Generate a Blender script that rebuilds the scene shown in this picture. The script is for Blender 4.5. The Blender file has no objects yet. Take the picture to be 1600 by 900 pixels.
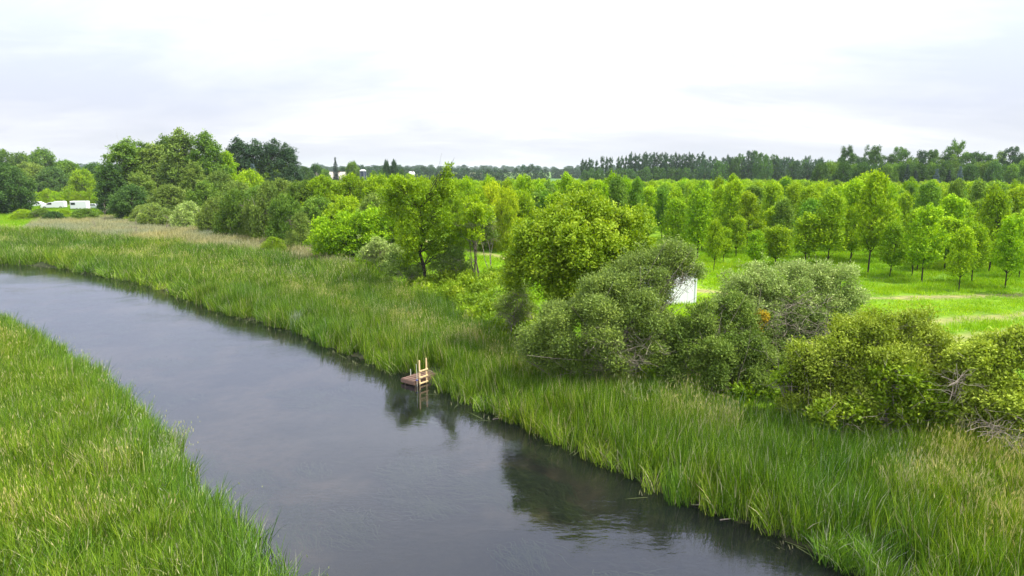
import bpy, math, random
import numpy as np
from mathutils import Vector
R_ = math.radians
S = bpy.context.scene
C = S.collection
# ------------------------------------------------------------------ camera
CAMH = 11.0; FPX = 1066.7; PITCH = math.atan(182.0 / FPX)
cam = bpy.data.cameras.new('camera'); cam.lens = 24.0; cam.sensor_width = 36.0
cam.clip_start = 0.2; cam.clip_end = 20000
co = bpy.data.objects.new('camera', cam); C.objects.link(co)
co.location = (0, 0, CAMH); co.rotation_euler = (math.pi/2 - PITCH, 0, 0)
S.camera = co
# ------------------------------------------------------------------ world, sun, exposure
SUN_EL, SUN_AZ = 57.0, 104.0          # azimuth measured from +Y towards +X
W = bpy.data.worlds.new('World'); S.world = W; W.use_nodes = True
nt = W.node_tree; nt.nodes.clear(); N = nt.nodes; Lk = nt.links.new
out = N.new('ShaderNodeOutputWorld'); bg = N.new('ShaderNodeBackground'); bg.inputs[1].default_value = 0.1
sky = N.new('ShaderNodeTexSky'); sky.sky_type = 'NISHITA'; sky.sun_disc = False
sky.sun_elevation = R_(SUN_EL); sky.sun_rotation = R_(SUN_AZ); sky.air_density = 1.0; sky.dust_density = 1.5
tc = N.new('ShaderNodeTexCoord'); sep = N.new('ShaderNodeSeparateXYZ'); Lk(tc.outputs['Generated'], sep.inputs[0])
def wmath(op, a, b=None, clamp=False):
    m = N.new('ShaderNodeMath'); m.operation = op; m.use_clamp = clamp
    for i, v in enumerate((a, b)):
        if v is None: continue
        if isinstance(v, (int, float)): m.inputs[i].default_value = v
        else: Lk(v, m.inputs[i])
    return m.outputs[0]
zc = wmath('ADD', wmath('MAXIMUM', sep.outputs[2], 0.0), 0.2)
cx_, cy_ = wmath('DIVIDE', sep.outputs[0], zc), wmath('DIVIDE', sep.outputs[1], zc)
cmb = N.new('ShaderNodeCombineXYZ'); Lk(cx_, cmb.inputs[0]); Lk(cy_, cmb.inputs[1])
def wnoise(scale, detail, rough, dist, sx, sy, rz, off=(0, 0, 0)):
    mp = N.new('ShaderNodeMapping'); mp.inputs['Scale'].default_value = (sx, sy, 1); mp.inputs['Rotation'].default_value = (0, 0, R_(rz))
    mp.inputs['Location'].default_value = off
    Lk(cmb.outputs[0], mp.inputs[0])
    n = N.new('ShaderNodeTexNoise'); n.inputs['Scale'].default_value = scale; n.inputs['Detail'].default_value = detail
    n.inputs['Roughness'].default_value = rough; n.inputs['Distortion'].default_value = dist
    Lk(mp.outputs[0], n.inputs['Vector']); return n.outputs[0]
n1 = wnoise(0.42, 6, 0.52, 0.5, 0.8, 1.25, 20, (9.9, 13.3, 0))
n2 = wnoise(1.6, 5, 0.6, 0.8, 0.7, 1.3, -12, (0.4, 5.2, 0))
cl = wmath('ADD', wmath('MULTIPLY', n1, 0.78), wmath('MULTIPLY', n2, 0.22))
rmp = N.new('ShaderNodeValToRGB'); Lk(cl, rmp.inputs[0])
e = rmp.color_ramp.elements
e[0].position = 0.44; e[0].color = (4.8, 5.2, 6.3, 1)
e[1].position = 0.70; e[1].color = (15.0, 15.3, 16.2, 1)
m2_ = e.new(0.575); m2_.color = (7.4, 7.65, 8.3, 1)
m_ = e.new(0.515); m_.color = (5.8, 6.1, 6.9, 1)
hz = N.new('ShaderNodeMapRange'); hz.inputs[1].default_value = 0.0; hz.inputs[2].default_value = 0.15; hz.inputs[3].default_value = 0.85; hz.inputs[4].default_value = 0.0
Lk(sep.outputs[2], hz.inputs[0])
mh = N.new('ShaderNodeMix'); mh.data_type = 'RGBA'; Lk(hz.outputs[0], mh.inputs[0]); Lk(rmp.outputs[0], mh.inputs[6]); mh.inputs[7].default_value = (5.85, 5.95, 6.45, 1)
mx = N.new('ShaderNodeMix'); mx.data_type = 'RGBA'; mx.inputs[0].default_value = 0.95
Lk(sky.outputs[0], mx.inputs[6]); Lk(mh.outputs[2], mx.inputs[7])
mrg = N.new('ShaderNodeMapRange'); mrg.interpolation_type = 'SMOOTHSTEP'; Lk(sep.outputs[2], mrg.inputs[0])
mrg.inputs[1].default_value = 0.02; mrg.inputs[2].default_value = 0.42; mrg.inputs[3].default_value = 0.96; mrg.inputs[4].default_value = 1.95; gr = mrg.outputs[0]      # an overcast sky brightens evenly towards the zenith
vm = N.new('ShaderNodeVectorMath'); vm.operation = 'SCALE'; Lk(mx.outputs[2], vm.inputs[0]); Lk(gr, vm.inputs['Scale'])
Lk(vm.outputs[0], bg.inputs[0]); Lk(bg.outputs[0], out.inputs[0])
sl = bpy.data.lights.new('sun', 'SUN'); sl.energy = 5.0; sl.angle = R_(1.5); sl.color = (1.0, 0.955, 0.87)
so = bpy.data.objects.new('sun', sl); C.objects.link(so)
sd_ = Vector((math.sin(R_(SUN_AZ)) * math.cos(R_(SUN_EL)), math.cos(R_(SUN_AZ)) * math.cos(R_(SUN_EL)), math.sin(R_(SUN_EL))))
so.rotation_euler = sd_.to_track_quat('Z', 'Y').to_euler()
so.location = sd_ * 300
S.view_settings.view_transform = 'Standard'; S.view_settings.look = 'None'
S.view_settings.exposure = 0.6; S.view_settings.gamma = 1.0
S.render.engine = 'CYCLES'
S.cycles.max_bounces = 8; S.cycles.transparent_max_bounces = 16; S.cycles.diffuse_bounces = 3; S.cycles.transmission_bounces = 6; S.cycles.volume_bounces = 1

# ------------------------------------------------------------------ helpers
def P(px, py, z=0.5):
    u = (px - 800) / FPX; v = (450 - py) / FPX
    d = (u, math.cos(PITCH) + v * math.sin(PITCH), -math.sin(PITCH) + v * math.cos(PITCH))
    t = (z - CAMH) / d[2]
    return (d[0] * t, d[1] * t)
def at(px, py, Y):
    u = (px - 800) / FPX; v = (450 - py) / FPX
    d = (u, math.cos(PITCH) + v * math.sin(PITCH), -math.sin(PITCH) + v * math.cos(PITCH))
    t = Y / d[1]
    return np.array((d[0] * t, Y, CAMH + d[2] * t))
def pxm(Y): return FPX / Y                    # photo pixels per metre, near enough
def vhash(ix, iy, s):
    h = (ix.astype(np.int64) * 374761393 + iy.astype(np.int64) * 668265263 + s * 1442695041) & 0x7fffffff
    h = ((h ^ (h >> 13)) * 1274126177) & 0x7fffffff
    return ((h ^ (h >> 16)) & 0xffff) / 65535.0
def vnoise(x, y, s=0):
    x = np.asarray(x, float); y = np.asarray(y, float)
    ix = np.floor(x); iy = np.floor(y); fx = x - ix; fy = y - iy
    fx = fx * fx * (3 - 2 * fx); fy = fy * fy * (3 - 2 * fy)
    a = vhash(ix, iy, s); b = vhash(ix + 1, iy, s); c = vhash(ix, iy + 1, s); d = vhash(ix + 1, iy + 1, s)
    return (a * (1 - fx) + b * fx) * (1 - fy) + (c * (1 - fx) + d * fx) * fy
def fnoise(x, y, s=0): return 0.5 * vnoise(x, y, s) + 0.3 * vnoise(x * 2.1, y * 2.1, s + 1) + 0.2 * vnoise(x * 4.3, y * 4.3, s + 2)
def inside(poly, x, y):
    x = np.asarray(x, float); y = np.asarray(y, float); r = np.zeros(x.shape, bool); n = len(poly)
    for i in range(n):
        x1, y1 = poly[i]; x2, y2 = poly[(i + 1) % n]
        if y1 == y2: continue
        c = ((y1 > y) != (y2 > y)) & (x < (x2 - x1) * (y - y1) / (y2 - y1) + x1)
        r ^= c
    return r
def dist(line, x, y):
    x = np.asarray(x, float); y = np.asarray(y, float); best = np.full(x.shape, 1e9)
    for (x1, y1), (x2, y2) in zip(line[:-1], line[1:]):
        dx, dy = x2 - x1, y2 - y1; L2 = dx * dx + dy * dy + 1e-9
        t = np.clip(((x - x1) * dx + (y - y1) * dy) / L2, 0, 1)
        best = np.minimum(best, np.hypot(x - x1 - t * dx, y - y1 - t * dy))
    return best
def sst(a, b, x): t = np.clip((x - a) / (b - a), 0, 1); return t * t * (3 - 2 * t)
def tag(o, label=None, cat=None, group=None, kind=None):
    if label: o['label'] = label
    if cat: o['category'] = cat
    if group: o['group'] = group
    if kind: o['kind'] = kind
    return o
def link(name, me, parent=None, mat=None):
    o = bpy.data.objects.new(name, me); C.objects.link(o)
    if parent: o.parent = parent
    if mat is not None and me is not None and not me.materials: me.materials.append(mat)
    return o
def empty(name, loc, rz=0, sc=(1, 1, 1)):
    o = bpy.data.objects.new(name, None); C.objects.link(o); o.location = loc; o.rotation_euler = (0, 0, rz); o.scale = sc
    o.empty_display_size = 0.3; return o
def npmesh(name, V, F, mats=(), attrs=None, midx=None, smooth=False):
    """V (n,3); F list of arrays of equal-size polygons"""
    me = bpy.data.meshes.new(name); V = np.asarray(V, np.float32)
    Fs = [np.asarray(f, np.int32) for f in F if len(f)]
    me.vertices.add(len(V)); me.vertices.foreach_set('co', V.ravel())
    tot = np.concatenate([np.full(len(f), f.shape[1], np.int32) for f in Fs])
    loops = np.concatenate([f.ravel() for f in Fs])
    me.loops.add(len(loops)); me.loops.foreach_set('vertex_index', loops)
    me.polygons.add(len(tot)); st = np.concatenate(([0], np.cumsum(tot)[:-1])).astype(np.int32)
    me.polygons.foreach_set('loop_start', st); me.polygons.foreach_set('loop_total', tot)
    if midx is not None: me.polygons.foreach_set('material_index', np.asarray(midx, np.int32))
    if smooth: me.polygons.foreach_set('use_smooth', np.ones(len(tot), bool))
    for m in mats: me.materials.append(m)
    for k, v in (attrs or {}).items():
        v = np.asarray(v, np.float32)
        if v.ndim == 1: a = me.attributes.new(k, 'FLOAT', 'POINT'); a.data.foreach_set('value', v)
        else: a = me.attributes.new(k, 'FLOAT_COLOR', 'POINT'); a.data.foreach_set('color', np.c_[v, np.ones(len(v))].astype(np.float32).ravel())
    me.update(); me.validate(); return me
def nrm(v): return v / (np.linalg.norm(v, axis=-1, keepdims=True) + 1e-9)
class MB:
    def __init__(s): s.V = []; s.F3 = []; s.F4 = []; s.FN = []; s.n = 0
    def add(s, vs, fs):
        b = s.n; s.V.extend(vs); s.n += len(vs)
        for f in fs: s.FN.append(tuple(i + b for i in f))
    def box(s, c, sz, rz=0, tilt=None):
        x, y, z = [q / 2 for q in sz]; vs = []
        for dz in (-z, z):
            for dx, dy in ((-x, -y), (x, -y), (x, y), (-x, y)):
                p = Vector((dx, dy, dz))
                if tilt: p.rotate(tilt)
                ca, sa = math.cos(rz), math.sin(rz)
                vs.append((c[0] + p.x * ca - p.y * sa, c[1] + p.x * sa + p.y * ca, c[2] + p.z))
        s.add(vs, [(3, 2, 1, 0), (4, 5, 6, 7), (0, 1, 5, 4), (1, 2, 6, 5), (2, 3, 7, 6), (3, 0, 4, 7)])
    def tube(s, pts, rad, k=5):
        pts = np.asarray(pts, float); n = len(pts); rad = np.broadcast_to(rad, (n,)); vs = []
        t = np.gradient(pts, axis=0); t = nrm(t)
        up = np.array((0.0, 0.0, 1.0)) if abs(t[0][2]) < 0.85 else np.array((1.0, 0, 0))
        for i in range(n):
            a = nrm(np.cross(t[i], up)); b = np.cross(t[i], a)
            for j in range(k):
                q = 2 * math.pi * j / k; vs.append(tuple(pts[i] + (a * math.cos(q) + b * math.sin(q)) * rad[i]))
        fs = []
        for i in range(n - 1):
            for j in range(k): fs.append((i*k + j, i*k + (j+1) % k, (i+1)*k + (j+1) % k, (i+1)*k + j))
        fs.append(tuple(range(k))[::-1]); fs.append(tuple(range((n-1)*k, n*k)))
        s.add(vs, fs)
    def prism(s, prof, y0, y1):           # profile in xz, extruded in y
        n = len(prof); vs = [(x, y0, z) for x, z in prof] + [(x, y1, z) for x, z in prof]
        fs = [tuple(range(n)), tuple(range(2*n - 1, n - 1, -1))]
        for i in range(n): fs.append((i, i + n, (i+1) % n + n, (i+1) % n))
        s.add(vs, fs)
    def mesh(s, name, mat=None, smooth=False):
        me = bpy.data.meshes.new(name); me.from_pydata([tuple(map(float, v)) for v in s.V], [], s.FN)
        if mat: me.materials.append(mat)
        if smooth:
            for p in me.polygons: p.use_smooth = True
        me.update(); return me
    def build(s, name, mat, parent=None, smooth=False, bevel=0):
        o = link(name, s.mesh(name, mat, smooth), parent)
        if bevel:
            b = o.modifiers.new('bevel', 'BEVEL'); b.width = bevel; b.segments = 2
        return o

# ------------------------------------------------------------------ materials
def newmat(name):
    m = bpy.data.materials.new(name); m.use_nodes = True; n = m.node_tree; n.nodes.clear(); return m, n.nodes, n.links.new
def ramp(N, fac, L, stops):
    r = N.new('ShaderNodeValToRGB'); L(fac, r.inputs[0]); e = r.color_ramp.elements
    e[0].position = stops[0][0]; e[0].color = (*stops[0][1], 1); e[1].position = stops[-1][0]; e[1].color = (*stops[-1][1], 1)
    for p, c in stops[1:-1]: q = e.new(p); q.color = (*c, 1)
    return r.outputs[0]
def leafmat(name, stops, trans=0.4, back=None, tint=False, var=0.2, hue=0.007, rough=0.55, spec=0.1):
    m, N, L = newmat(name)
    at_ = N.new('ShaderNodeAttribute'); at_.attribute_name = 'tone'
    col = ramp(N, at_.outputs['Fac'], L, stops)
    oi = N.new('ShaderNodeObjectInfo')
    hs = N.new('ShaderNodeHueSaturation'); L(col, hs.inputs['Color'])
    mr = N.new('ShaderNodeMapRange'); L(oi.outputs['Random'], mr.inputs[0]); mr.inputs[3].default_value = 1 - var; mr.inputs[4].default_value = 1 + var
    L(mr.outputs[0], hs.inputs['Value'])
    m2 = N.new('ShaderNodeMath'); m2.operation = 'MULTIPLY_ADD'; m2.inputs[1].default_value = 17.31; m2.inputs[2].default_value = 0
    L(oi.outputs['Random'], m2.inputs[0]); m3 = N.new('ShaderNodeMath'); m3.operation = 'FRACT'; L(m2.outputs[0], m3.inputs[0])
    mr2 = N.new('ShaderNodeMapRange'); L(m3.outputs[0], mr2.inputs[0]); mr2.inputs[3].default_value = 0.5 - hue; mr2.inputs[4].default_value = 0.5 + hue
    L(mr2.outputs[0], hs.inputs['Hue']); col = hs.outputs[0]
    if tint:
        ti = N.new('ShaderNodeAttribute'); ti.attribute_type = 'INSTANCER'; ti.attribute_name = 'tint'
        tr = ramp(N, ti.outputs['Fac'], L, [(0.0, (0.72, 0.88, 1.1)), (0.5, (1, 1, 1)), (1.0, (1.3, 1.16, 0.8))])
        mm = N.new('ShaderNodeMix'); mm.data_type = 'RGBA'; mm.blend_type = 'MULTIPLY'; mm.inputs[0].default_value = 1
        L(col, mm.inputs[6]); L(tr, mm.inputs[7]); col = mm.outputs[2]
    if back:
        g = N.new('ShaderNodeNewGeometry'); mm = N.new('ShaderNodeMix'); mm.data_type = 'RGBA'
        L(g.outputs['Backfacing'], mm.inputs[0]); L(col, mm.inputs[6]); mm.inputs[7].default_value = (*back, 1); col = mm.outputs[2]
    p = N.new('ShaderNodeBsdfPrincipled'); L(col, p.inputs['Base Color']); p.inputs['Roughness'].default_value = rough; p.inputs['Specular IOR Level'].default_value = spec
    t = N.new('ShaderNodeBsdfTranslucent')
    h2 = N.new('ShaderNodeHueSaturation'); L(col, h2.inputs['Color']); h2.inputs['Value'].default_value = 1.15; h2.inputs['Saturation'].default_value = 1.08; h2.inputs['Hue'].default_value = 0.496
    L(h2.outputs[0], t.inputs[0])
    ms = N.new('ShaderNodeMixShader'); ms.inputs[0].default_value = trans; L(p.outputs[0], ms.inputs[1]); L(t.outputs[0], ms.inputs[2])
    o = N.new('ShaderNodeOutputMaterial'); L(ms.outputs[0], o.inputs[0]); return m
def plain(name, col, rough=0.6, metal=0, noise=0.0, nscale=8, col2=None, bump=0.0, stretch=(1, 1, 1), spec=0.4):
    m, N, L = newmat(name)
    p = N.new('ShaderNodeBsdfPrincipled'); p.inputs['Roughness'].default_value = rough; p.inputs['Metallic'].default_value = metal; p.inputs['Specular IOR Level'].default_value = spec
    tcn = N.new('ShaderNodeTexCoord'); mp = N.new('ShaderNodeMapping'); mp.inputs['Scale'].default_value = stretch; L(tcn.outputs['Object'], mp.inputs[0])
    nz = N.new('ShaderNodeTexNoise'); nz.inputs['Scale'].default_value = nscale; nz.inputs['Detail'].default_value = 6; L(mp.outputs[0], nz.inputs[0])
    c2 = col2 or tuple(c * (1 - noise) for c in col)
    L(ramp(N, nz.outputs[0], L, [(0.35, c2), (0.65, col)]), p.inputs['Base Color'])
    if bump:
        b = N.new('ShaderNodeBump'); b.inputs['Strength'].default_value = bump; b.inputs['Distance'].default_value = 0.02; L(nz.outputs[0], b.inputs['Height']); L(b.outputs[0], p.inputs['Normal'])
    o = N.new('ShaderNodeOutputMaterial'); L(p.outputs[0], o.inputs[0]); return m
M = {}
M['bark'] = plain('bark', (0.12, 0.095, 0.07), 0.9, noise=0.55, nscale=14, bump=0.5, stretch=(1, 1, 0.25), spec=0.1)
M['bark_dark'] = plain('dark_bark', (0.055, 0.045, 0.035), 0.9, noise=0.5, nscale=14, bump=0.5, stretch=(1, 1, 0.25), spec=0.1)
M['twig'] = plain('dead_twig', (0.30, 0.25, 0.20), 0.9, noise=0.45, nscale=6, spec=0.1)
M['bright'] = leafmat('bright_leaf', [(0, (0.11, 0.21, 0.006)), (0.5, (0.225, 0.37, 0.008)), (1, (0.40, 0.54, 0.014))], 0.34, hue=0.006)
M['plant'] = leafmat('plantation_leaf', [(0, (0.095, 0.20, 0.006)), (0.5, (0.20, 0.35, 0.008)), (1, (0.38, 0.54, 0.014))], 0.34, hue=0.008)
M['yellow'] = leafmat('yellow_green_leaf', [(0, (0.07, 0.14, 0.008)), (0.5, (0.17, 0.27, 0.012)), (1, (0.33, 0.43, 0.03))], 0.33, hue=0.004)
M['gold'] = leafmat('pale_yellow_leaf', [(0, (0.169, 0.252, 0.010)), (0.5, (0.312, 0.420, 0.012)), (1, (0.520, 0.588, 0.025))], 0.42, hue=0.01)
M['mid'] = leafmat('mid_green_leaf', [(0, (0.055, 0.12, 0.018)), (0.5, (0.115, 0.215, 0.024)), (1, (0.23, 0.35, 0.04))], 0.3)
M['olive'] = leafmat('olive_leaf', [(0, (0.06, 0.105, 0.02)), (0.5, (0.13, 0.205, 0.03)), (1, (0.26, 0.34, 0.06))], 0.3)
M['willow'] = leafmat('grey_willow_leaf', [(0, (0.07, 0.125, 0.014)), (0.5, (0.165, 0.25, 0.022)), (1, (0.36, 0.45, 0.07))], 0.3, back=(0.19, 0.26, 0.07), rough=0.55, spec=0.3)
M['silver'] = leafmat('silver_willow_leaf', [(0, (0.11, 0.18, 0.028)), (0.5, (0.245, 0.335, 0.055)), (1, (0.46, 0.54, 0.15))], 0.3, back=(0.29, 0.36, 0.12), rough=0.5, spec=0.3)
M['dark'] = leafmat('dark_leaf', [(0, (0.03, 0.075, 0.018)), (0.5, (0.065, 0.14, 0.026)), (1, (0.13, 0.23, 0.04))], 0.3)
M['far'] = leafmat('distant_leaf', [(0, (0.024, 0.058, 0.026)), (0.5, (0.044, 0.091, 0.037)), (1, (0.083, 0.143, 0.055))], 0.25)
M['spruce'] = leafmat('spruce_needle', [(0, (0.014, 0.028, 0.02)), (0.5, (0.028, 0.05, 0.034)), (1, (0.05, 0.08, 0.05))], 0.15)
M['bluespruce'] = leafmat('blue_spruce_needle', [(0, (0.06, 0.10, 0.10)), (0.5, (0.11, 0.17, 0.17)), (1, (0.2, 0.28, 0.28))], 0.15)
RST = [(0, (0.04, 0.085, 0.008)), (0.4, (0.105, 0.205, 0.013)), (0.8, (0.28, 0.40, 0.035)), (0.84, (0.34, 0.34, 0.13)), (1, (0.50, 0.44, 0.27))]
M['reed'] = leafmat('reed_blade', RST, 0.3, tint=True, var=0.12, hue=0.008)
M['grass'] = leafmat('grass_blade', [(0, (0.13, 0.26, 0.005)), (0.5, (0.22, 0.40, 0.006)), (0.85, (0.32, 0.50, 0.012)), (1, (0.42, 0.46, 0.10))], 0.4, tint=True, var=0.12, hue=0.008)
M['dry'] = leafmat('dry_grass_blade', [(0, (0.14, 0.18, 0.05)), (0.4, (0.27, 0.27, 0.12)), (1, (0.43, 0.41, 0.23))], 0.3, tint=True, var=0.12, hue=0.008)
M['herb'] = leafmat('herb_leaf', [(0, (0.08, 0.16, 0.012)), (0.5, (0.17, 0.28, 0.018)), (1, (0.30, 0.42, 0.035))], 0.4, tint=True)
M['weed'] = leafmat('water_weed', [(0, (0.03, 0.045, 0.02)), (1, (0.11, 0.13, 0.06))], 0.2, tint=False)
M['shoot'] = leafmat('feathery_leaf', [(0, (0.11, 0.16, 0.014)), (0.5, (0.26, 0.345, 0.028)), (1, (0.48, 0.56, 0.08))], 0.32, hue=0.004)
M['orange'] = leafmat('orange_leaf', [(0, (0.24, 0.17, 0.01)), (1, (0.42, 0.32, 0.02))], 0.35)

# ------------------------------------------------------------------ river lines
bankR_px = [(0, 412), (100, 420), (200, 438), (280, 462), (350, 490), (420, 508), (465, 518), (500, 537), (560, 560), (620, 583), (690, 608), (750, 640), (820, 665), (880, 697), (940, 726),
            (1000, 760), (1060, 787), (1120, 802), (1180, 826), (1240, 852), (1300, 882), (1350, 908), (1430, 950), (1560, 1030), (1720, 1160)]
bankR = [(-600, 330), (-300, 190), (-125, 104)] + [P(x, y, 0.0) for x, y in bankR_px]
e0 = bankR[-1]; bankR += [(e0[0] + 6, e0[1] - 20), (e0[0] + 14, -80)]
bankL_px = [(0, 480), (60, 505), (120, 540), (190, 588), (215, 615), (268, 660), (292, 705), (345, 742), (390, 783), (430, 832), (470, 868), (495, 905), (530, 990), (560, 1100), (600, 1300)]
ZL = 1.45
bankL = [(-600, 180), (-260, 105), (-80, 66)] + [P(x, y, ZL) for x, y in bankL_px] + [(0, -8), (4, -80)]
river = bankR + bankL[::-1]
land_edge = [bankR, bankL]
def rsd(x, y):      # positive on land
    d = np.minimum(dist(bankR, x, y), dist(bankL, x, y)); return np.where(inside(river, x, y), -d, d)
park_c = (-143, 203)
def gh(x, y, s=None):
    x = np.asarray(x, float); y = np.asarray(y, float)
    if s is None: s = rsd(x, y)
    r = np.hypot(x, y)
    land = 0.05 + 0.32 * sst(0, 1.6, s) + 1.55 * sst(5, 17, s) + 0.16 * (fnoise(x / 7, y / 7, 3) - 0.5) * sst(0, 3, s)
    land -= 2.4 * sst(85, 240, r)
    land += 1.9 * np.exp(-((x - park_c[0]) ** 2 / 45 ** 2 + (y - park_c[1] + 4) ** 2 / 22 ** 2))
    land += (8.5 + 2.5 * vnoise(x / 600, y / 500, 9)) * sst(500, 1700, r) + 14 * sst(1700, 6000, r) * vnoise(x / 1500, y / 1500, 5)
    bed = -0.15 - 0.9 * sst(0, 2.2, -s) + 0.25 * (fnoise(x / 2.2, y / 2.2, 7) - 0.5) * sst(0.5, 2, -s)
    return np.where(s >= 0, land, np.minimum(bed, land))
def g1(x, y): return float(gh(np.array([x]), np.array([y]))[0])

def PG(px, py):
    z = 1.5
    for _ in range(6): p = P(px, py, z); z = 0.5 * z + 0.5 * g1(*p)
    return P(px, py, z)
# pixel polygons on the ground, turned into world polygons
def poly(pts, z=0.5): return [PG(x, y) for x, y in pts]
reed_up = [(-500, 352), (0, 366), (120, 372), (250, 384), (400, 400), (470, 414), (560, 428), (610, 452), (700, 492), (760, 535), (850, 582), (950, 606), (1050, 632), (1150, 662), (1300, 690), (1400, 700), (1600, 728), (1800, 760), (2300, 860)]
reedR = [(p[0] - 0.25, p[1] - 0.35) for p in bankR[2:-2]] + poly(reed_up[::-1])
dryP = poly([(60, 346), (200, 340), (300, 358), (400, 372), (480, 393), (590, 440), (560, 432), (470, 416), (400, 402), (250, 386), (120, 374), (40, 362)])
track1 = poly([(640, 372), (770, 400), (850, 418), (1000, 445), (1110, 456), (1200, 463), (1350, 466), (1470, 464), (1600, 462), (1900, 455)], 0.7)
track2 = poly([(1250, 516), (1380, 505), (1480, 501), (1560, 495), (1600, 491), (1900, 470)], 0.7)
track3 = poly([(1460, 536), (1540, 524), (1600, 518), (1900, 498)], 0.7)
park = poly([(-150, 326), (20, 323), (60, 324), (170, 321), (200, 316), (150, 312), (0, 313), (-150, 314)], 1.6)
plant_front = poly([(500, 345), (640, 365), (720, 382), (800, 392), (850, 400), (1000, 405), (1100, 412), (1200, 422), (1300, 425), (1400, 440), (1500, 452), (1600, 458), (1800, 468), (2400, 500)], 0.7)

# ------------------------------------------------------------------ ground sheet
def axis(lo, hi, step, far, growth=1.16):
    a = list(np.arange(lo, hi + 1e-6, step)); s = step; v = hi
    while v < far: s *= growth; v += s; a.append(v)
    s = step; v = lo
    while v > -far: s *= growth; v -= s; a.insert(0, v)
    return np.array(a)
gx = axis(-78, 75, 0.6, 9000); gy = axis(4, 112, 0.6, 9000)
GX, GY = np.meshgrid(gx, gy); X, Y = GX.ravel(), GY.ravel(); SD = rsd(X, Y); Z = gh(X, Y, SD)
nx, ny = len(gx), len(gy); idx = np.arange(nx * ny).reshape(ny, nx)
F = np.stack([idx[:-1, :-1], idx[:-1, 1:], idx[1:, 1:], idx[1:, :-1]], -1).reshape(-1, 4)
nzs = fnoise(X / 3, Y / 3, 11); nzl = fnoise(X / 14, Y / 14, 12)
col = np.empty((len(X), 3)); col[:] = (0.115, 0.215, 0.012)
def mixc(c, w):
    w = np.clip(w, 0, 1)[:, None]; global col; col = col * (1 - w) + np.array(c) * w
mixc((0.17, 0.29, 0.012), sst(0.4, 0.7, nzl) * 0.8)
mixc((0.06, 0.12, 0.02), sst(0.55, 0.75, nzs) * 0.4)
far_ = np.hypot(X, Y)
mixc((0.07, 0.15, 0.03), sst(380, 520, far_))
fld = vnoise(X / 240 + 0.3, Y / 160, 21)
mixc((0.12, 0.2, 0.04), sst(0.5, 0.55, fld) * sst(500, 600, far_))
mixc((0.34, 0.30, 0.17), sst(0.78, 0.82, fld) * sst(500, 600, far_))
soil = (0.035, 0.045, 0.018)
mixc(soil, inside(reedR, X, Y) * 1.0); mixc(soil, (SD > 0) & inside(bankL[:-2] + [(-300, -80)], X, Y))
mixc((0.26, 0.235, 0.12), inside(dryP, X, Y) * 0.9)
for tr, w, k in ((track1, 0.75, 0.9), (track2, 1.0, 0.85), (track3, 0.9, 0.7)):
    d = dist(tr, X, Y) + (nzs - 0.5) * 1.6; mixc((0.27, 0.21, 0.11), (1 - sst(w * 0.35, w * 1.2, d)) * k * (0.5 + 0.6 * nzl))
mixc((0.42, 0.37, 0.28), inside(park, X, Y) * 0.9)
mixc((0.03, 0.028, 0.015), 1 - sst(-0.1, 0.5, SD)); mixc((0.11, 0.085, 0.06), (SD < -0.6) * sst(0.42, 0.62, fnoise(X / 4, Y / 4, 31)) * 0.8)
def ground_mat():
    m, N, L = newmat('ground_cover'); a = N.new('ShaderNodeAttribute'); a.attribute_name = 'cover'
    tc = N.new('ShaderNodeTexCoord'); n = N.new('ShaderNodeTexNoise'); n.inputs['Scale'].default_value = 1.7; n.inputs['Detail'].default_value = 9; n.inputs['Roughness'].default_value = 0.65; L(tc.outputs['Object'], n.inputs[0])
    r = ramp(N, n.outputs[0], L, [(0.3, (0.55, 0.6, 0.6)), (0.5, (1, 1, 1)), (0.72, (1.45, 1.3, 1.3))])
    mm = N.new('ShaderNodeMix'); mm.data_type = 'RGBA'; mm.blend_type = 'MULTIPLY'; mm.inputs[0].default_value = 1; L(a.outputs['Color'], mm.inputs[6]); L(r, mm.inputs[7])
    p = N.new('ShaderNodeBsdfPrincipled'); p.inputs['Roughness'].default_value = 0.95; p.inputs['Specular IOR Level'].default_value = 0.1; L(mm.outputs[2], p.inputs['Base Color'])
    b = N.new('ShaderNodeBump'); b.inputs['Strength'].default_value = 0.6; b.inputs['Distance'].default_value = 0.15; L(n.outputs[0], b.inputs['Height']); L(b.outputs[0], p.inputs['Normal'])
    o = N.new('ShaderNodeOutputMaterial'); L(p.outputs[0], o.inputs[0]); return m
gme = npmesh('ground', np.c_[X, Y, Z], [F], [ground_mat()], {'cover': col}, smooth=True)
tag(link('ground', gme), kind='structure')

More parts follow.
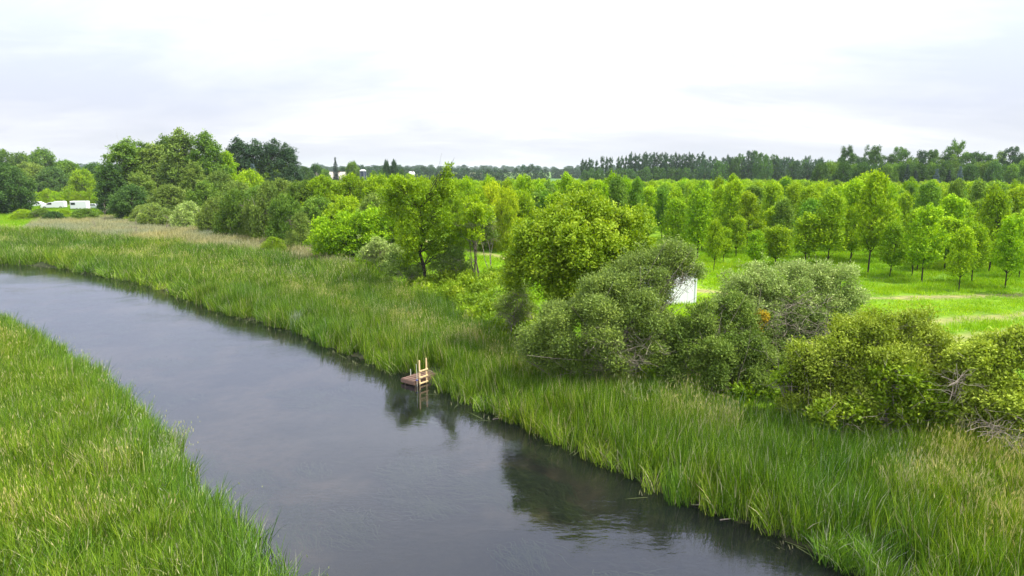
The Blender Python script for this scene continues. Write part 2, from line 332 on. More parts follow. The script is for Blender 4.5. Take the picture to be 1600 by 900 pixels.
# ------------------------------------------------------------------ river water
def water_mat():
    m, N, L = newmat('river_water')
    tc = N.new('ShaderNodeTexCoord')
    def nz(scale, sc, rz, det=4, dist_=0.0, rough=0.5):
        mp = N.new('ShaderNodeMapping'); mp.inputs['Scale'].default_value = sc; mp.inputs['Rotation'].default_value = (0, 0, R_(rz)); L(tc.outputs['Object'], mp.inputs[0])
        n = N.new('ShaderNodeTexNoise'); n.inputs['Scale'].default_value = scale; n.inputs['Detail'].default_value = det; n.inputs['Distortion'].default_value = dist_; n.inputs['Roughness'].default_value = rough
        L(mp.outputs[0], n.inputs[0]); return n.outputs[0]
    def mt(op, a, b):
        k = N.new('ShaderNodeMath'); k.operation = op
        for i, v in enumerate((a, b)):
            if isinstance(v, (int, float)): k.inputs[i].default_value = v
            else: L(v, k.inputs[i])
        return k.outputs[0]
    a = nz(2.6, (1, 2.2, 1), 30, 3); b = nz(9, (1, 1.8, 1), -15, 3); c = nz(0.16, (1, 1.6, 1), 40, 3, 0.6)
    h = mt('ADD', mt('MULTIPLY', a, 0.02), mt('MULTIPLY', b, 0.005))
    msk = N.new('ShaderNodeMapRange'); L(c, msk.inputs[0]); msk.inputs[1].default_value = 0.42; msk.inputs[2].default_value = 0.60; msk.inputs[3].default_value = 0.16; msk.inputs[4].default_value = 1.0
    h = mt('MULTIPLY', h, msk.outputs[0])
    bp = N.new('ShaderNodeBump'); bp.inputs['Strength'].default_value = 0.5; bp.inputs['Distance'].default_value = 1.0; L(h, bp.inputs['Height'])
    fr = N.new('ShaderNodeFresnel'); fr.inputs[0].default_value = 1.6; L(bp.outputs[0], fr.inputs['Normal'])
    gl = N.new('ShaderNodeBsdfGlossy'); gl.inputs['Roughness'].default_value = 0.02; L(bp.outputs[0], gl.inputs['Normal']); gl.inputs[0].default_value = (0.93, 0.94, 1, 1)
    tp = N.new('ShaderNodeBsdfTransparent'); tp.inputs[0].default_value = (0.50, 0.52, 0.48, 1)
    tb = N.new('ShaderNodeBsdfDiffuse'); tb.inputs[0].default_value = (0.05, 0.06, 0.085, 1)
    w1 = N.new('ShaderNodeMixShader'); w1.inputs[0].default_value = 0.06; L(tp.outputs[0], w1.inputs[1]); L(tb.outputs[0], w1.inputs[2])
    ms = N.new('ShaderNodeMixShader'); L(fr.outputs[0], ms.inputs[0]); L(w1.outputs[0], ms.inputs[1]); L(gl.outputs[0], ms.inputs[2])
    o = N.new('ShaderNodeOutputMaterial'); L(ms.outputs[0], o.inputs[0]); return m
wx0, wx1, wy0, wy1 = -620, 60, -85, 340
wm = npmesh('river_water', [(wx0, wy0, 0), (wx1, wy0, 0), (wx1, wy1, 0), (wx0, wy1, 0)], [np.array([[0, 1, 2, 3]])], [water_mat()])
tag(link('river_water', wm), kind='structure')

# ------------------------------------------------------------------ scattering with geometry nodes (stuff only)
def scatter(name, pts, rot, scl, pid, tint, protos, label, cat, parent_kind='stuff'):
    me = bpy.data.meshes.new(name); n = len(pts)
    me.vertices.add(n); me.vertices.foreach_set('co', np.asarray(pts, np.float32).ravel())
    for k, ty, v in (('rot', 'FLOAT_VECTOR', rot), ('scl', 'FLOAT_VECTOR', scl)):
        a = me.attributes.new(k, ty, 'POINT'); a.data.foreach_set('vector', np.asarray(v, np.float32).ravel())
    a = me.attributes.new('pid', 'INT', 'POINT'); a.data.foreach_set('value', np.asarray(pid, np.int32))
    a = me.attributes.new('tint', 'FLOAT', 'POINT'); a.data.foreach_set('value', np.asarray(tint, np.float32))
    o = link(name, me)
    pc = bpy.data.collections.new(name + '_source')
    for q in protos: pc.objects.link(q)
    g = bpy.data.node_groups.new(name + '_nodes', 'GeometryNodeTree')
    g.interface.new_socket('Geometry', in_out='INPUT', socket_type='NodeSocketGeometry'); g.interface.new_socket('Geometry', in_out='OUTPUT', socket_type='NodeSocketGeometry')
    gi = g.nodes.new('NodeGroupInput'); go = g.nodes.new('NodeGroupOutput'); ip = g.nodes.new('GeometryNodeInstanceOnPoints'); ci = g.nodes.new('GeometryNodeCollectionInfo')
    ci.inputs['Collection'].default_value = pc; ci.inputs['Separate Children'].default_value = True; ci.inputs['Reset Children'].default_value = True
    def na(nm, t): q = g.nodes.new('GeometryNodeInputNamedAttribute'); q.data_type = t; q.inputs['Name'].default_value = nm; return q.outputs[0]
    g.links.new(gi.outputs[0], ip.inputs['Points']); g.links.new(ci.outputs[0], ip.inputs['Instance']); ip.inputs['Pick Instance'].default_value = True
    g.links.new(na('pid', 'INT'), ip.inputs['Instance Index']); g.links.new(na('rot', 'FLOAT_VECTOR'), ip.inputs['Rotation']); g.links.new(na('scl', 'FLOAT_VECTOR'), ip.inputs['Scale'])
    g.links.new(ip.outputs[0], go.inputs[0])
    md = o.modifiers.new('scatter', 'NODES'); md.node_group = g
    return tag(o, label, cat, kind=parent_kind)
def proto(name, me): return bpy.data.objects.new(name, me)

def blades(rng, n, rad, h0, h1, w, lean, bend, tone_lo, tone_hi, dryf=0.06, plume=0.0, nseg=3, wind=(0.12, -0.05)):
    a = rng.random(n) * 6.283; r = rad * np.sqrt(rng.random(n)); base = np.c_[r * np.cos(a), r * np.sin(a), np.full(n, -0.05)]
    h = h0 + (h1 - h0) * rng.random(n) ** 0.7; az = rng.random(n) * 6.283; ln = lean * rng.random(n)
    ld = np.c_[np.cos(az) * ln + wind[0], np.sin(az) * ln + wind[1], np.ones(n)]; bd = bend * rng.random(n) ** 1.5
    wa = rng.random(n) * 6.283; wd = np.c_[np.cos(wa), np.sin(wa), np.zeros(n)]
    tone = tone_lo + (tone_hi - tone_lo) * rng.random(n); dry = rng.random(n) < dryf; tone[dry] = 0.86 + 0.14 * rng.random(dry.sum())
    V = []; T = []; prof = [1.0, 0.95, 0.7, 0.0]
    for i in range(nseg + 1):
        t = i / nseg; c = base + ld * (h * t)[:, None]
        c[:, 0] += np.cos(az) * bd * h * t * t; c[:, 1] += np.sin(az) * bd * h * t * t; c[:, 2] -= bd * h * t ** 3 * 0.5
        ww = w * (0.7 + 0.6 * (h - h0) / (h1 - h0 + 1e-6)) * prof[i] if nseg == 3 else w * (1 - t) ** 0.6
        if i < nseg:
            V.append(c - wd * np.reshape(ww, (-1, 1)) / 2); V.append(c + wd * np.reshape(ww, (-1, 1)) / 2); T += [tone, tone]
        else: V.append(c); T.append(tone)
    m = 2 * nseg + 1; VV = np.stack(V, 1).reshape(-1, 3); TT = np.stack(T, 1).reshape(-1)
    b = np.arange(n) * m; q = [np.stack([b + 2*i, b + 2*i + 1, b + 2*i + 3, b + 2*i + 2], -1) for i in range(nseg - 1)]
    t3 = np.stack([b + 2*(nseg-1), b + 2*(nseg-1) + 1, b + 2*nseg], -1)
    Q = np.concatenate(q); 
    if plume > 0:
        k = np.where(rng.random(n) < plume)[0]; tip = V[-1][k]; s = 0.022 + 0.014 * rng.random(len(k)); L = 0.12 + 0.08 * rng.random(len(k))
        off = len(VV)
        for rr in range(2):
            aa = rng.random(len(k)) * 3.14; sd = np.c_[np.cos(aa), np.sin(aa), np.zeros(len(k))] * s[:, None] * 0.5
            up = np.c_[0.25 * rng.normal(size=(len(k), 2)), np.ones(len(k))] * L[:, None]
            pv = np.stack([tip - up * 0.5, tip + sd, tip + up * 0.6, tip - sd], 1).reshape(-1, 3)
            VV = np.concatenate([VV, pv]); TT = np.concatenate([TT, np.repeat(0.81 + 0.14 * rng.random(len(k)), 4)])
            Q = np.concatenate([Q, off + np.arange(len(k))[:, None] * 4 + np.arange(4)]); off += 4 * len(k)
    return VV, [Q, t3], TT

def clump_proto(name, seed, mat, **kw):
    rng = np.random.default_rng(seed); V, F, T = blades(rng, **kw); return proto(name, npmesh(name, V, F, [mat], {'tone': T}))

rng = np.random.default_rng(5)
def sample(polyw, spacing, jitter=1.0, ymin=-5, ymax=400, extra=None, lo=None):
    xs = [p[0] for p in polyw]; ys = [p[1] for p in polyw]; x0, x1, y0, y1 = min(xs), max(xs), max(min(ys), ymin), min(max(ys), ymax)
    n = int((x1 - x0) * (y1 - y0) / spacing ** 2); x = x0 + (x1 - x0) * rng.random(n); y = y0 + (y1 - y0) * rng.random(n)
    k = inside(polyw, x, y); x, y = x[k], y[k]
    k = (np.abs(x) < 0.83 * y + 12) ; return x[k], y[k]

_A = np.array(P(647, 598, 0.2)); _B = np.array(P(692, 583, 0.2)); _d = (_B - _A) / np.linalg.norm(_B - _A); _n = np.array((-_d[1], _d[0]))
dock_zone = [tuple(_A - _d * 0.3 - _n * 1.2), tuple(_B + _d * 0.0 - _n * 1.0), tuple(_B + _d * 0.0 + _n * 1.05), tuple(_A - _d * 0.3 + _n * 1.25)]
# reeds of the far bank and the near bank
reed_protos = [clump_proto('reed_clump_a', 1, M['reed'], n=100, rad=0.5, h0=0.75, h1=1.95, w=0.018, lean=0.20, bend=0.29, tone_lo=0.0, tone_hi=0.75, dryf=0.05),
               clump_proto('reed_clump_b', 2, M['reed'], n=100, rad=0.5, h0=0.7, h1=1.85, w=0.017, lean=0.24, bend=0.45, tone_lo=0.05, tone_hi=0.8, dryf=0.07),
               clump_proto('reed_clump_c', 3, M['reed'], n=95, rad=0.5, h0=0.8, h1=2.1, w=0.019, lean=0.17, bend=0.19, tone_lo=0.0, tone_hi=0.6, dryf=0.05),
               clump_proto('reed_clump_d', 4, M['reed'], n=100, rad=0.5, h0=1.0, h1=1.8, w=0.016, lean=0.24, bend=0.39, tone_lo=0.1, tone_hi=0.8, dryf=0.08, plume=0.10),
               clump_proto('reed_clump_e', 5, M['reed'], n=100, rad=0.5, h0=1.0, h1=1.95, w=0.016, lean=0.24, bend=0.26, tone_lo=0.2, tone_hi=0.8, dryf=0.25, plume=0.2),
               clump_proto('reed_clump_f', 6, M['reed'], n=80, rad=0.45, h0=0.6, h1=1.5, w=0.021, lean=0.32, bend=0.48, tone_lo=0.3, tone_hi=0.8, dryf=0.12)]
def reeds(name, polyw, label, near, hs, left=False):
    x1, y1 = sample(polyw, near, ymax=58); x2, y2 = sample(polyw, near * 1.7, ymin=58, ymax=135)
    x, y = np.r_[x1, x2], np.r_[y1, y2]; far = np.r_[np.zeros(len(x1)), np.ones(len(x2))]
    s = rsd(x, y); k = (s > -0.04 + 0.3 * (fnoise(x / 0.9, y / 0.9, 44) - 0.4)) & ~inside(dock_zone, x, y); x, y, far, s = x[k], y[k], far[k], s[k]; n = len(x)
    big = fnoise(x / 9, y / 9, 41); sm = fnoise(x / 2.6, y / 2.6, 42); u = rng.random(n)
    if left:
        pid = np.where(u < 0.3, 1, np.where(u < 0.5, 3, np.where(u < 0.88, 0, 5))); pid = np.where((sm > 0.7) & (u < 0.3), 4, pid)
        tint = 0.62 + 0.75 * (big - 0.5) + 0.7 * (sm - 0.5) + 0.10 * rng.normal(size=n)
        tint -= 0.35 * (1 - sst(0.5, 2.5, s))
    else:
        inl = sst(1.5, 5.5, s)
        pid = np.where(u < 0.4, 0, np.where(u < 0.7, 2, 1)); w = inl * sst(0.42, 0.62, sm * 0.6 + big * 0.4) * (1 - 0.7 * sst(32, 60, y))
        v = rng.random(n); pid = np.where(v < w * 0.85, 3, pid); pid = np.where(v < w * 0.5, 4, pid); pid = np.where((s < 0.7) & (v < 0.35), 5, pid)
        tint = 0.40 + 0.9 * (big - 0.5) + 0.6 * (sm - 0.5) + 0.25 * w + 0.10 * rng.normal(size=n)
    tint = np.clip(tint, 0, 1)
    sc = hs * (0.82 + 0.36 * rng.random(n)) * (0.85 + 0.45 * (sm - 0.2)) ; sc *= 0.8 + 0.2 * sst(0, 1.2, s)
    wd = 1.0 + 0.75 * far
    z = gh(x, y, s)
    rot = np.c_[rng.normal(size=n) * 0.05, rng.normal(size=n) * 0.05, rng.random(n) * 6.283]
    return scatter(name, np.c_[x, y, z], rot, np.c_[wd, wd, sc], pid, tint, reed_protos, label, 'reeds')
reeds('far_bank_reeds', reedR, 'tall green reeds with pale seed heads along the far bank', 0.47, 0.84)
leftP = [(-130, 78)] + bankL[3:-1] + [(-40, -5), (-130, -5)]
reeds('near_bank_reeds', leftP, 'dense bright green reeds filling the near left bank', 0.45, 0.74, True)
# fallen and leaning stems along the waterline
lt = [clump_proto('litter_' + c, 60 + i, M['dry'], n=4, rad=0.5, h0=0.2, h1=0.5, w=0.022, lean=2.6, bend=0.2, tone_lo=0.0, tone_hi=0.6, dryf=0.0, wind=(0, 0)) for i, c in enumerate('ab')]
tt = rng.random(110); seg = np.array(bankR[3:-2]); li = np.concatenate(([0], np.cumsum(np.hypot(*np.diff(seg, axis=0).T)))); q = tt * li[-1]; x = np.interp(q, li, seg[:, 0]) + rng.normal(0, 0.2, 110) - 0.12; y = np.interp(q, li, seg[:, 1]) + rng.normal(0, 0.2, 110) - 0.2; n = 110
scatter('reed_litter', np.c_[x, y, np.full(n, 0.04)], np.c_[np.zeros(n), np.zeros(n), rng.random(n) * 6.28], np.c_[np.ones(n), np.ones(n), np.full(n, 0.4)], (rng.random(n) * 2).astype(int), np.full(n, 0.4), lt, 'pale broken stems lying along the water edge of the far bank', 'reed litter')
# dry grass
dg = [clump_proto('dry_clump_' + c, 20 + i, M['dry'], n=70, rad=0.9, h0=0.4, h1=1.0, w=0.045, lean=0.35, bend=0.4, tone_lo=a, tone_hi=b, dryf=0.1, plume=0.25) for i, (c, a, b) in enumerate((('a', 0.1, 0.9), ('b', 0.3, 1.0), ('c', 0.0, 0.7)))]
x, y = sample(dryP, 0.85); n = len(x); tn = np.clip(0.5 + 1.1 * (fnoise(x / 7, y / 7, 51) - 0.5), 0, 1)
scatter('dry_grass', np.c_[x, y, gh(x, y)], np.c_[np.zeros(n), np.zeros(n), rng.random(n) * 6.28], np.c_[np.ones(n), np.ones(n), 0.8 + 0.5 * rng.random(n)], (rng.random(n) * 3).astype(int), tn, dg, 'pale tan dry grass strip behind the far bank reeds', 'dry grass')
# meadow grass of the lane, the bright strip and the plantation floor
mg = [clump_proto('grass_clump_' + c, 30 + i, M['grass'], n=70, rad=0.75, h0=0.12, h1=h, w=0.035, lean=0.5, bend=0.6, tone_lo=0.0, tone_hi=0.85, dryf=0.03, plume=pl, nseg=2) for i, (c, h, pl) in enumerate((('a', 0.3, 0), ('b', 0.4, 0.03), ('c', 0.5, 0.05)))]
meadow = poly([(560, 415), (700, 378), (850, 372), (1100, 372), (1600, 372), (2200, 380), (2300, 700), (1700, 700), (1550, 640), (1300, 560), (1100, 110), (900, 560), (780, 530), (700, 480), (640, 450)], 0.7)
x, y = sample(meadow, 0.72, ymax=135)
sm = fnoise(x / 1.8, y / 1.8, 61)
d = np.minimum(np.minimum(dist(track1, x, y), dist(track2, x, y) * 0.75), dist(track3, x, y) * 0.8) + (sm - 0.5) * 1.2
k = (d > 0.85) | (rng.random(len(x)) < 0.06); x, y = x[k], y[k]; k = (rsd(x, y) > 6) & ~inside(reedR, x, y); x, y = x[k], y[k]; n = len(x)
between = inside(track1 + track2[::-1], x, y)
tn = 0.55 + 0.9 * (fnoise(x / 6, y / 6, 62) - 0.5) + 0.5 * (fnoise(x / 1.5, y / 1.5, 64) - 0.5) + 0.1 * between - 0.15 * inside(track2 + track3[::-1], x, y)
scatter('meadow_grass', np.c_[x, y, gh(x, y)], np.c_[np.zeros(n), np.zeros(n), rng.random(n) * 6.28], np.c_[np.ones(n), np.ones(n), (0.7 + 0.6 * rng.random(n)) * np.where(between, 0.6, 1.0)], (rng.random(n) * 3).astype(int), np.clip(tn, 0, 1), mg, 'bright yellow green meadow grass around the young trees', 'grass')
x, y = sample(poly([(-300, 332), (0, 326), (185, 322), (200, 345), (60, 350), (0, 368), (-300, 360)], 0.7), 0.95); n = len(x)
tn = np.clip(0.3 + 1.0 * (fnoise(x / 9, y / 9, 66) - 0.5), 0, 1)
scatter('far_meadow_grass', np.c_[x, y, gh(x, y)], np.c_[np.zeros(n), np.zeros(n), rng.random(n) * 6.28], np.c_[np.full(n, 1.5), np.full(n, 1.5), 1.5 + rng.random(n)], (rng.random(n) * 3).astype(int), tn, mg, 'pale green meadow grass in front of the parked vehicles', 'grass')

# ------------------------------------------------------------------ foliage
def foliage(rng, CC, RR, nspray, k, L, Wd, slen, up=0.4, tips=0.25, keep_low=1.0):
    CC = np.asarray(CC, float); RR = np.asarray(RR, float)
    if RR.ndim == 1: RR = np.c_[RR, RR, RR * 0.8]
    w = (RR[:, 0] * RR[:, 1]) ** 1.0; idx = rng.choice(len(CC), nspray, p=w / w.sum())
    d = nrm(rng.normal(size=(nspray, 3)) + (0, 0, 0.42)); rad = 0.5 + 0.55 * rng.random(nspray) ** 0.55
    az_ = np.arctan2(d[:, 1], d[:, 0]); rad *= 0.8 + 0.45 * vnoise(az_ * 1.3 + idx * 3.7, d[:, 2] * 2.2 + idx * 1.9, 5)
    p = CC[idx] + d * RR[idx] * rad[:, None]
    sd = nrm(d * 0.9 + (0, 0, up) + rng.normal(size=(nspray, 3)) * 0.35)
    ctone = rng.random(len(CC))[idx]; stone = 0.35 * ctone + 0.35 * rng.random(nspray)
    t = rng.random((nspray, k)); pos = p[:, None] + sd[:, None] * (t * slen)[..., None] + rng.normal(size=(nspray, k, 3)) * slen * 0.24
    axis_ = nrm(sd[:, None] + rng.normal(size=(nspray, k, 3)) * 0.65); n0 = nrm(d[:, None] * 0.75 + np.array((0, 0, 0.7)) + rng.normal(size=(nspray, k, 3)) * 0.42)
    side = nrm(np.cross(axis_, n0)); sz = (0.65 + 0.7 * rng.random((nspray, k)))[..., None]
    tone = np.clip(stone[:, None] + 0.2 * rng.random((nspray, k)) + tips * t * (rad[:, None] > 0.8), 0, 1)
    pos = pos.reshape(-1, 3); ax = (axis_ * L * sz / 2).reshape(-1, 3); sv = (side * Wd * sz / 2).reshape(-1, 3)
    n = len(pos); V = np.stack([pos - ax, pos + sv - ax * 0.1, pos + ax, pos - sv - ax * 0.1], 1).reshape(-1, 3)
    return V, np.arange(4 * n).reshape(-1, 4), np.repeat(tone.reshape(-1), 4)
def limb(mb, rng, a, b, r0, r1, n=5, wob=0.12, k=5, sag=0.0):
    a = np.array(a, float); b = np.array(b, float); L = np.linalg.norm(b - a); t = np.linspace(0, 1, n)[:, None]
    p = a + (b - a) * t; w = rng.normal(size=(n, 3)) * wob * L / n; w[0] = 0; p = p + np.cumsum(w, 0) * np.sin(t * math.pi * 0.5)
    p[:, 2] += sag * L * np.sin(t[:, 0] * math.pi)
    mb.tube(p, np.linspace(r0, r1, n), k); return p
def mbv(mb): 
    V = np.array(mb.V); return V, mb.FN
def make_tree(kind, seed, H=8.0, Wd=4.0, h0=0.2, n=26, cr=0.2, prof=None, nspray=1500, k=5, L=0.22, lw=0.11, slen=0.5, up=0.5, trunk_r=0.09, stems=1, tips=0.25, flat=0.8, spike=0, limbs=True):
    rng = np.random.default_rng(seed); prof = prof or (lambda t: math.sin(math.pi * (0.1 + 0.86 * t)) ** 0.75)
    CC = []; RR = []
    for i in range(n):
        t = (i + rng.random()) / n; z = H * (h0 + (0.97 - h0) * t); a = i * 2.4 + rng.random() * 0.8; r = prof(t) * Wd / 2 * math.sqrt(0.12 + 0.7 * rng.random())
        q = cr * Wd * (0.65 + 0.6 * rng.random()) * (1.1 - 0.45 * t)
        CC.append((r * math.cos(a), r * math.sin(a), z - q * 0.5)); RR.append((q, q, q * flat))
    for i in range(spike):
        a = rng.random() * 6.28; r = Wd * 0.3 * rng.random(); CC.append((r * math.cos(a), r * math.sin(a), H * (0.92 + 0.1 * rng.random()) - r * 0.6)); RR.append((0.09 * Wd, 0.09 * Wd, 0.13 * H * 0.6))
    V, F, T = foliage(rng, CC, RR, nspray, k, L, lw, slen, up, tips)
    mb = MB(); tops = []
    for s in range(stems):
        o = (0, 0) if stems == 1 else (0.12 * Wd * rng.normal(), 0.12 * Wd * rng.normal())
        e = (0.03 * Wd * rng.normal(), 0.03 * Wd * rng.normal(), H * 0.86) if stems == 1 else (0.22 * Wd * rng.normal(), 0.22 * Wd * rng.normal(), H * 0.8)
        tops.append(limb(mb, rng, (o[0], o[1], -0.3), e, trunk_r, trunk_r * 0.18, 8, 0.08, 6))
    if limbs:
        for c, q in zip(CC[:n], RR[:n]):
            tr = tops[rng.integers(len(tops))]; zt = max(0.1 * H, c[2] - 0.5 * math.hypot(c[0], c[1]) - 0.1 * H); j = int(np.argmin(np.abs(tr[:, 2] - zt)))
            limb(mb, rng, tr[j], c, trunk_r * 0.38, trunk_r * 0.1, 4, 0.15, 4)
    return dict(crown=(V, F, T), trunk=mb, kind=kind)
def tree_meshes(t, leaf, bark):
    V, F, T = t['crown']; c = npmesh(t['kind'] + '_crown', V, [F], [leaf], {'tone': T}); tr = t['trunk'].mesh(t['kind'] + '_trunk', bark); return tr, c
def joined_proto(name, t, leaf, bark):
    V, F, T = t['crown']; me0 = t['trunk']; Vt = np.array(me0.V); off = len(V)
    q4 = np.array([f for f in me0.FN if len(f) == 4], np.int32) + off
    Fall = [F, q4]; V2 = np.r_[V, Vt]; T2 = np.r_[T, np.zeros(len(Vt))]
    return proto(name, npmesh(name, V2, Fall, [leaf, bark], {'tone': T2}, midx=np.r_[np.zeros(len(F)), np.ones(len(q4))]))
meshcache = {}
ORD = 'first second third fourth fifth sixth seventh eighth ninth tenth eleventh twelfth thirteenth fourteenth fifteenth sixteenth seventeenth eighteenth nineteenth twentieth'.split()
ORD += ['twenty-' + o for o in ORD[:9]] + ['thirtieth'] + ['thirty-' + o for o in ORD[:9]]
def swapmat(me, mat):          # the same shape in another leaf colour
    key = (me.name, mat.name)
    if key not in meshcache:
        c = me.copy(); c.materials.clear(); c.materials.append(mat); meshcache[key] = c
    return meshcache[key]
LIB = {}
def lib(kind, nvar, leafm, barkm, **kw):
    LIB[kind] = []
    for i in range(nvar):
        t = make_tree(kind, hash_(kind) + i, **{k: (v(i) if callable(v) and k != 'prof' else v) for k, v in kw.items()}); tr, c = tree_meshes(t, M[leafm], M[barkm])
        LIB[kind].append(dict(t=t, trunk=tr, crown=c, H=kw['H'], W=kw['Wd'], leaf=leafm))
def hash_(s): return sum(ord(c) * (i + 7) for i, c in enumerate(s)) % 9999
up_prof = lambda t: (min(1, (t + 0.12) * 3.2) ** 0.8) * (1 - 0.9 * max(0, t - 0.35) ** 1.2) 
lib('young', 7, 'plant', 'bark_dark', H=8.0, Wd=3.9, h0=0.32, n=38, cr=0.13, prof=up_prof, nspray=1650, flat=1.35, k=5, L=0.25, lw=0.14, slen=0.5, up=1.1, trunk_r=0.09, tips=0.35, spike=9)
lib('round', 4, 'mid', 'bark', H=10.0, Wd=9.0, h0=0.1, n=75, cr=0.105, nspray=4600, k=5, L=0.32, lw=0.19, slen=0.6, up=0.4, trunk_r=0.22, tips=0.25)
lib('poplar', 4, 'olive', 'bark', H=17.0, Wd=7.0, h0=0.12, n=85, cr=0.11, prof=lambda t: math.sin(math.pi * (0.2 + 0.74 * t)) ** 0.6, nspray=5200, k=5, L=0.34, lw=0.2, slen=0.7, up=0.7, trunk_r=0.24, tips=0.3, spike=4)
lib('bush', 5, 'mid', 'twig', H=4.0, Wd=5.5, h0=0.05, n=60, cr=0.10, prof=lambda t: math.sqrt(max(0, 1 - t * t)) , nspray=3000, k=6, L=0.19, lw=0.10, slen=0.42, up=0.5, trunk_r=0.07, stems=6)
lib('rowpoplar', 4, 'far', 'bark', H=20.0, Wd=6.0, h0=0.1, n=26, cr=0.16, prof=lambda t: 0.55 + 0.4 * math.sin(9 * t), nspray=1100, k=5, L=0.6, lw=0.4, slen=0.9, up=0.8, trunk_r=0.22, spike=3)
lib('fartree', 4, 'far', 'bark', H=16.0, Wd=12.0, h0=0.05, n=26, cr=0.18, nspray=1100, k=5, L=0.7, lw=0.45, slen=0.9, up=0.5, trunk_r=0.25)
lib('gappy', 4, 'dark', 'bark', H=22.0, Wd=9.0, h0=0.15, n=26, cr=0.13, prof=lambda t: 0.8 + 0.2 * math.sin(11 * t), nspray=2300, k=5, L=0.45, lw=0.28, slen=0.9, up=0.7, trunk_r=0.28, spike=3)
lib('sapling', 3, 'mid', 'bark_dark', H=5.5, Wd=2.2, h0=0.42, n=14, cr=0.2, nspray=420, k=6, L=0.2, lw=0.11, slen=0.4, up=0.6, trunk_r=0.045, stems=2)
def make_conifer(seed, H, Wd):
    rng = np.random.default_rng(seed); CC = []; RR = []; mb = MB(); limb(mb, rng, (0, 0, -0.3), (0, 0, H * 0.97), 0.2, 0.02, 6, 0.01, 6)
    for i in range(17):
        t = i / 17; z = H * (0.1 + 0.87 * t); R = Wd / 2 * (1 - t) ** 0.75 * (0.8 + 0.35 * rng.random()) + 0.15
        for j in range(8):
            a = j * 0.785 + i * 0.4 + rng.random() * 0.3; rr = R * (0.75 + 0.4 * rng.random())
            for f in (0.35, 0.7, 1.0): CC.append((rr * f * math.cos(a), rr * f * math.sin(a), z - 0.12 * rr * f)); RR.append((0.22 * R + 0.12, 0.22 * R + 0.12, 0.14 * R + 0.1))
            limb(mb, rng, (0, 0, z), CC[-1], 0.04, 0.01, 3, 0.05, 4)
    V, F, T = foliage(rng, CC, RR, 3000, 4, 0.35, 0.14, 0.4, 0.05, 0.2); return dict(crown=(V, F, T), trunk=mb, kind='spruce')
LIB['conifer'] = []
for i in range(2):
    t = make_conifer(70 + i, 14.0, 5.5); tr, c = tree_meshes(t, M['spruce'], M['bark_dark']); LIB['conifer'].append(dict(t=t, trunk=tr, crown=c, H=14.0, W=5.5, leaf='spruce'))
NAME = dict(young='plantation_tree', round='round_tree', poplar='poplar_tree', bush='shrub', rowpoplar='distant_poplar_tree', fartree='distant_tree', gappy='tall_tree', sapling='sapling', conifer='spruce_tree')
CAT = dict(bush='shrub', sapling='sapling')
trng = random.Random(3)
def place(kind, x, y, H, Wd, label, group=None, leaf=None, z=None, rz=None):
    p = trng.choice(LIB[kind]); z = g1(x, y) if z is None else z
    sz = H / p['H']; sx = Wd / p['W']
    e = empty(NAME[kind], (x, y, z), trng.random() * 6.28 if rz is None else rz, (sx, sx, sz))
    tag(e, label, CAT.get(kind, 'tree'), group)
    link('stem' if kind == 'bush' else 'trunk', p['trunk'], e)
    me = p['crown'] if (leaf is None or leaf == p['leaf']) else swapmat(p['crown'], M[leaf])
    link('foliage' if kind == 'bush' else 'crown', me, e); return e
def placepx(kind, px, pyb, pyt, pw, label, group=None, leaf=None, z=0.7, Y=None):
    x, y = PG(px, pyb) if Y is None else (at(px, 300, Y)[0], Y)
    zb = g1(x, y); H = max(0.6, at(px, pyt, y)[2] - zb) * (0.96 if kind == 'young' else 1.02); return place(kind, x, y, H, pw / pxm(math.hypot(y, 0)), label, group, leaf, zb)

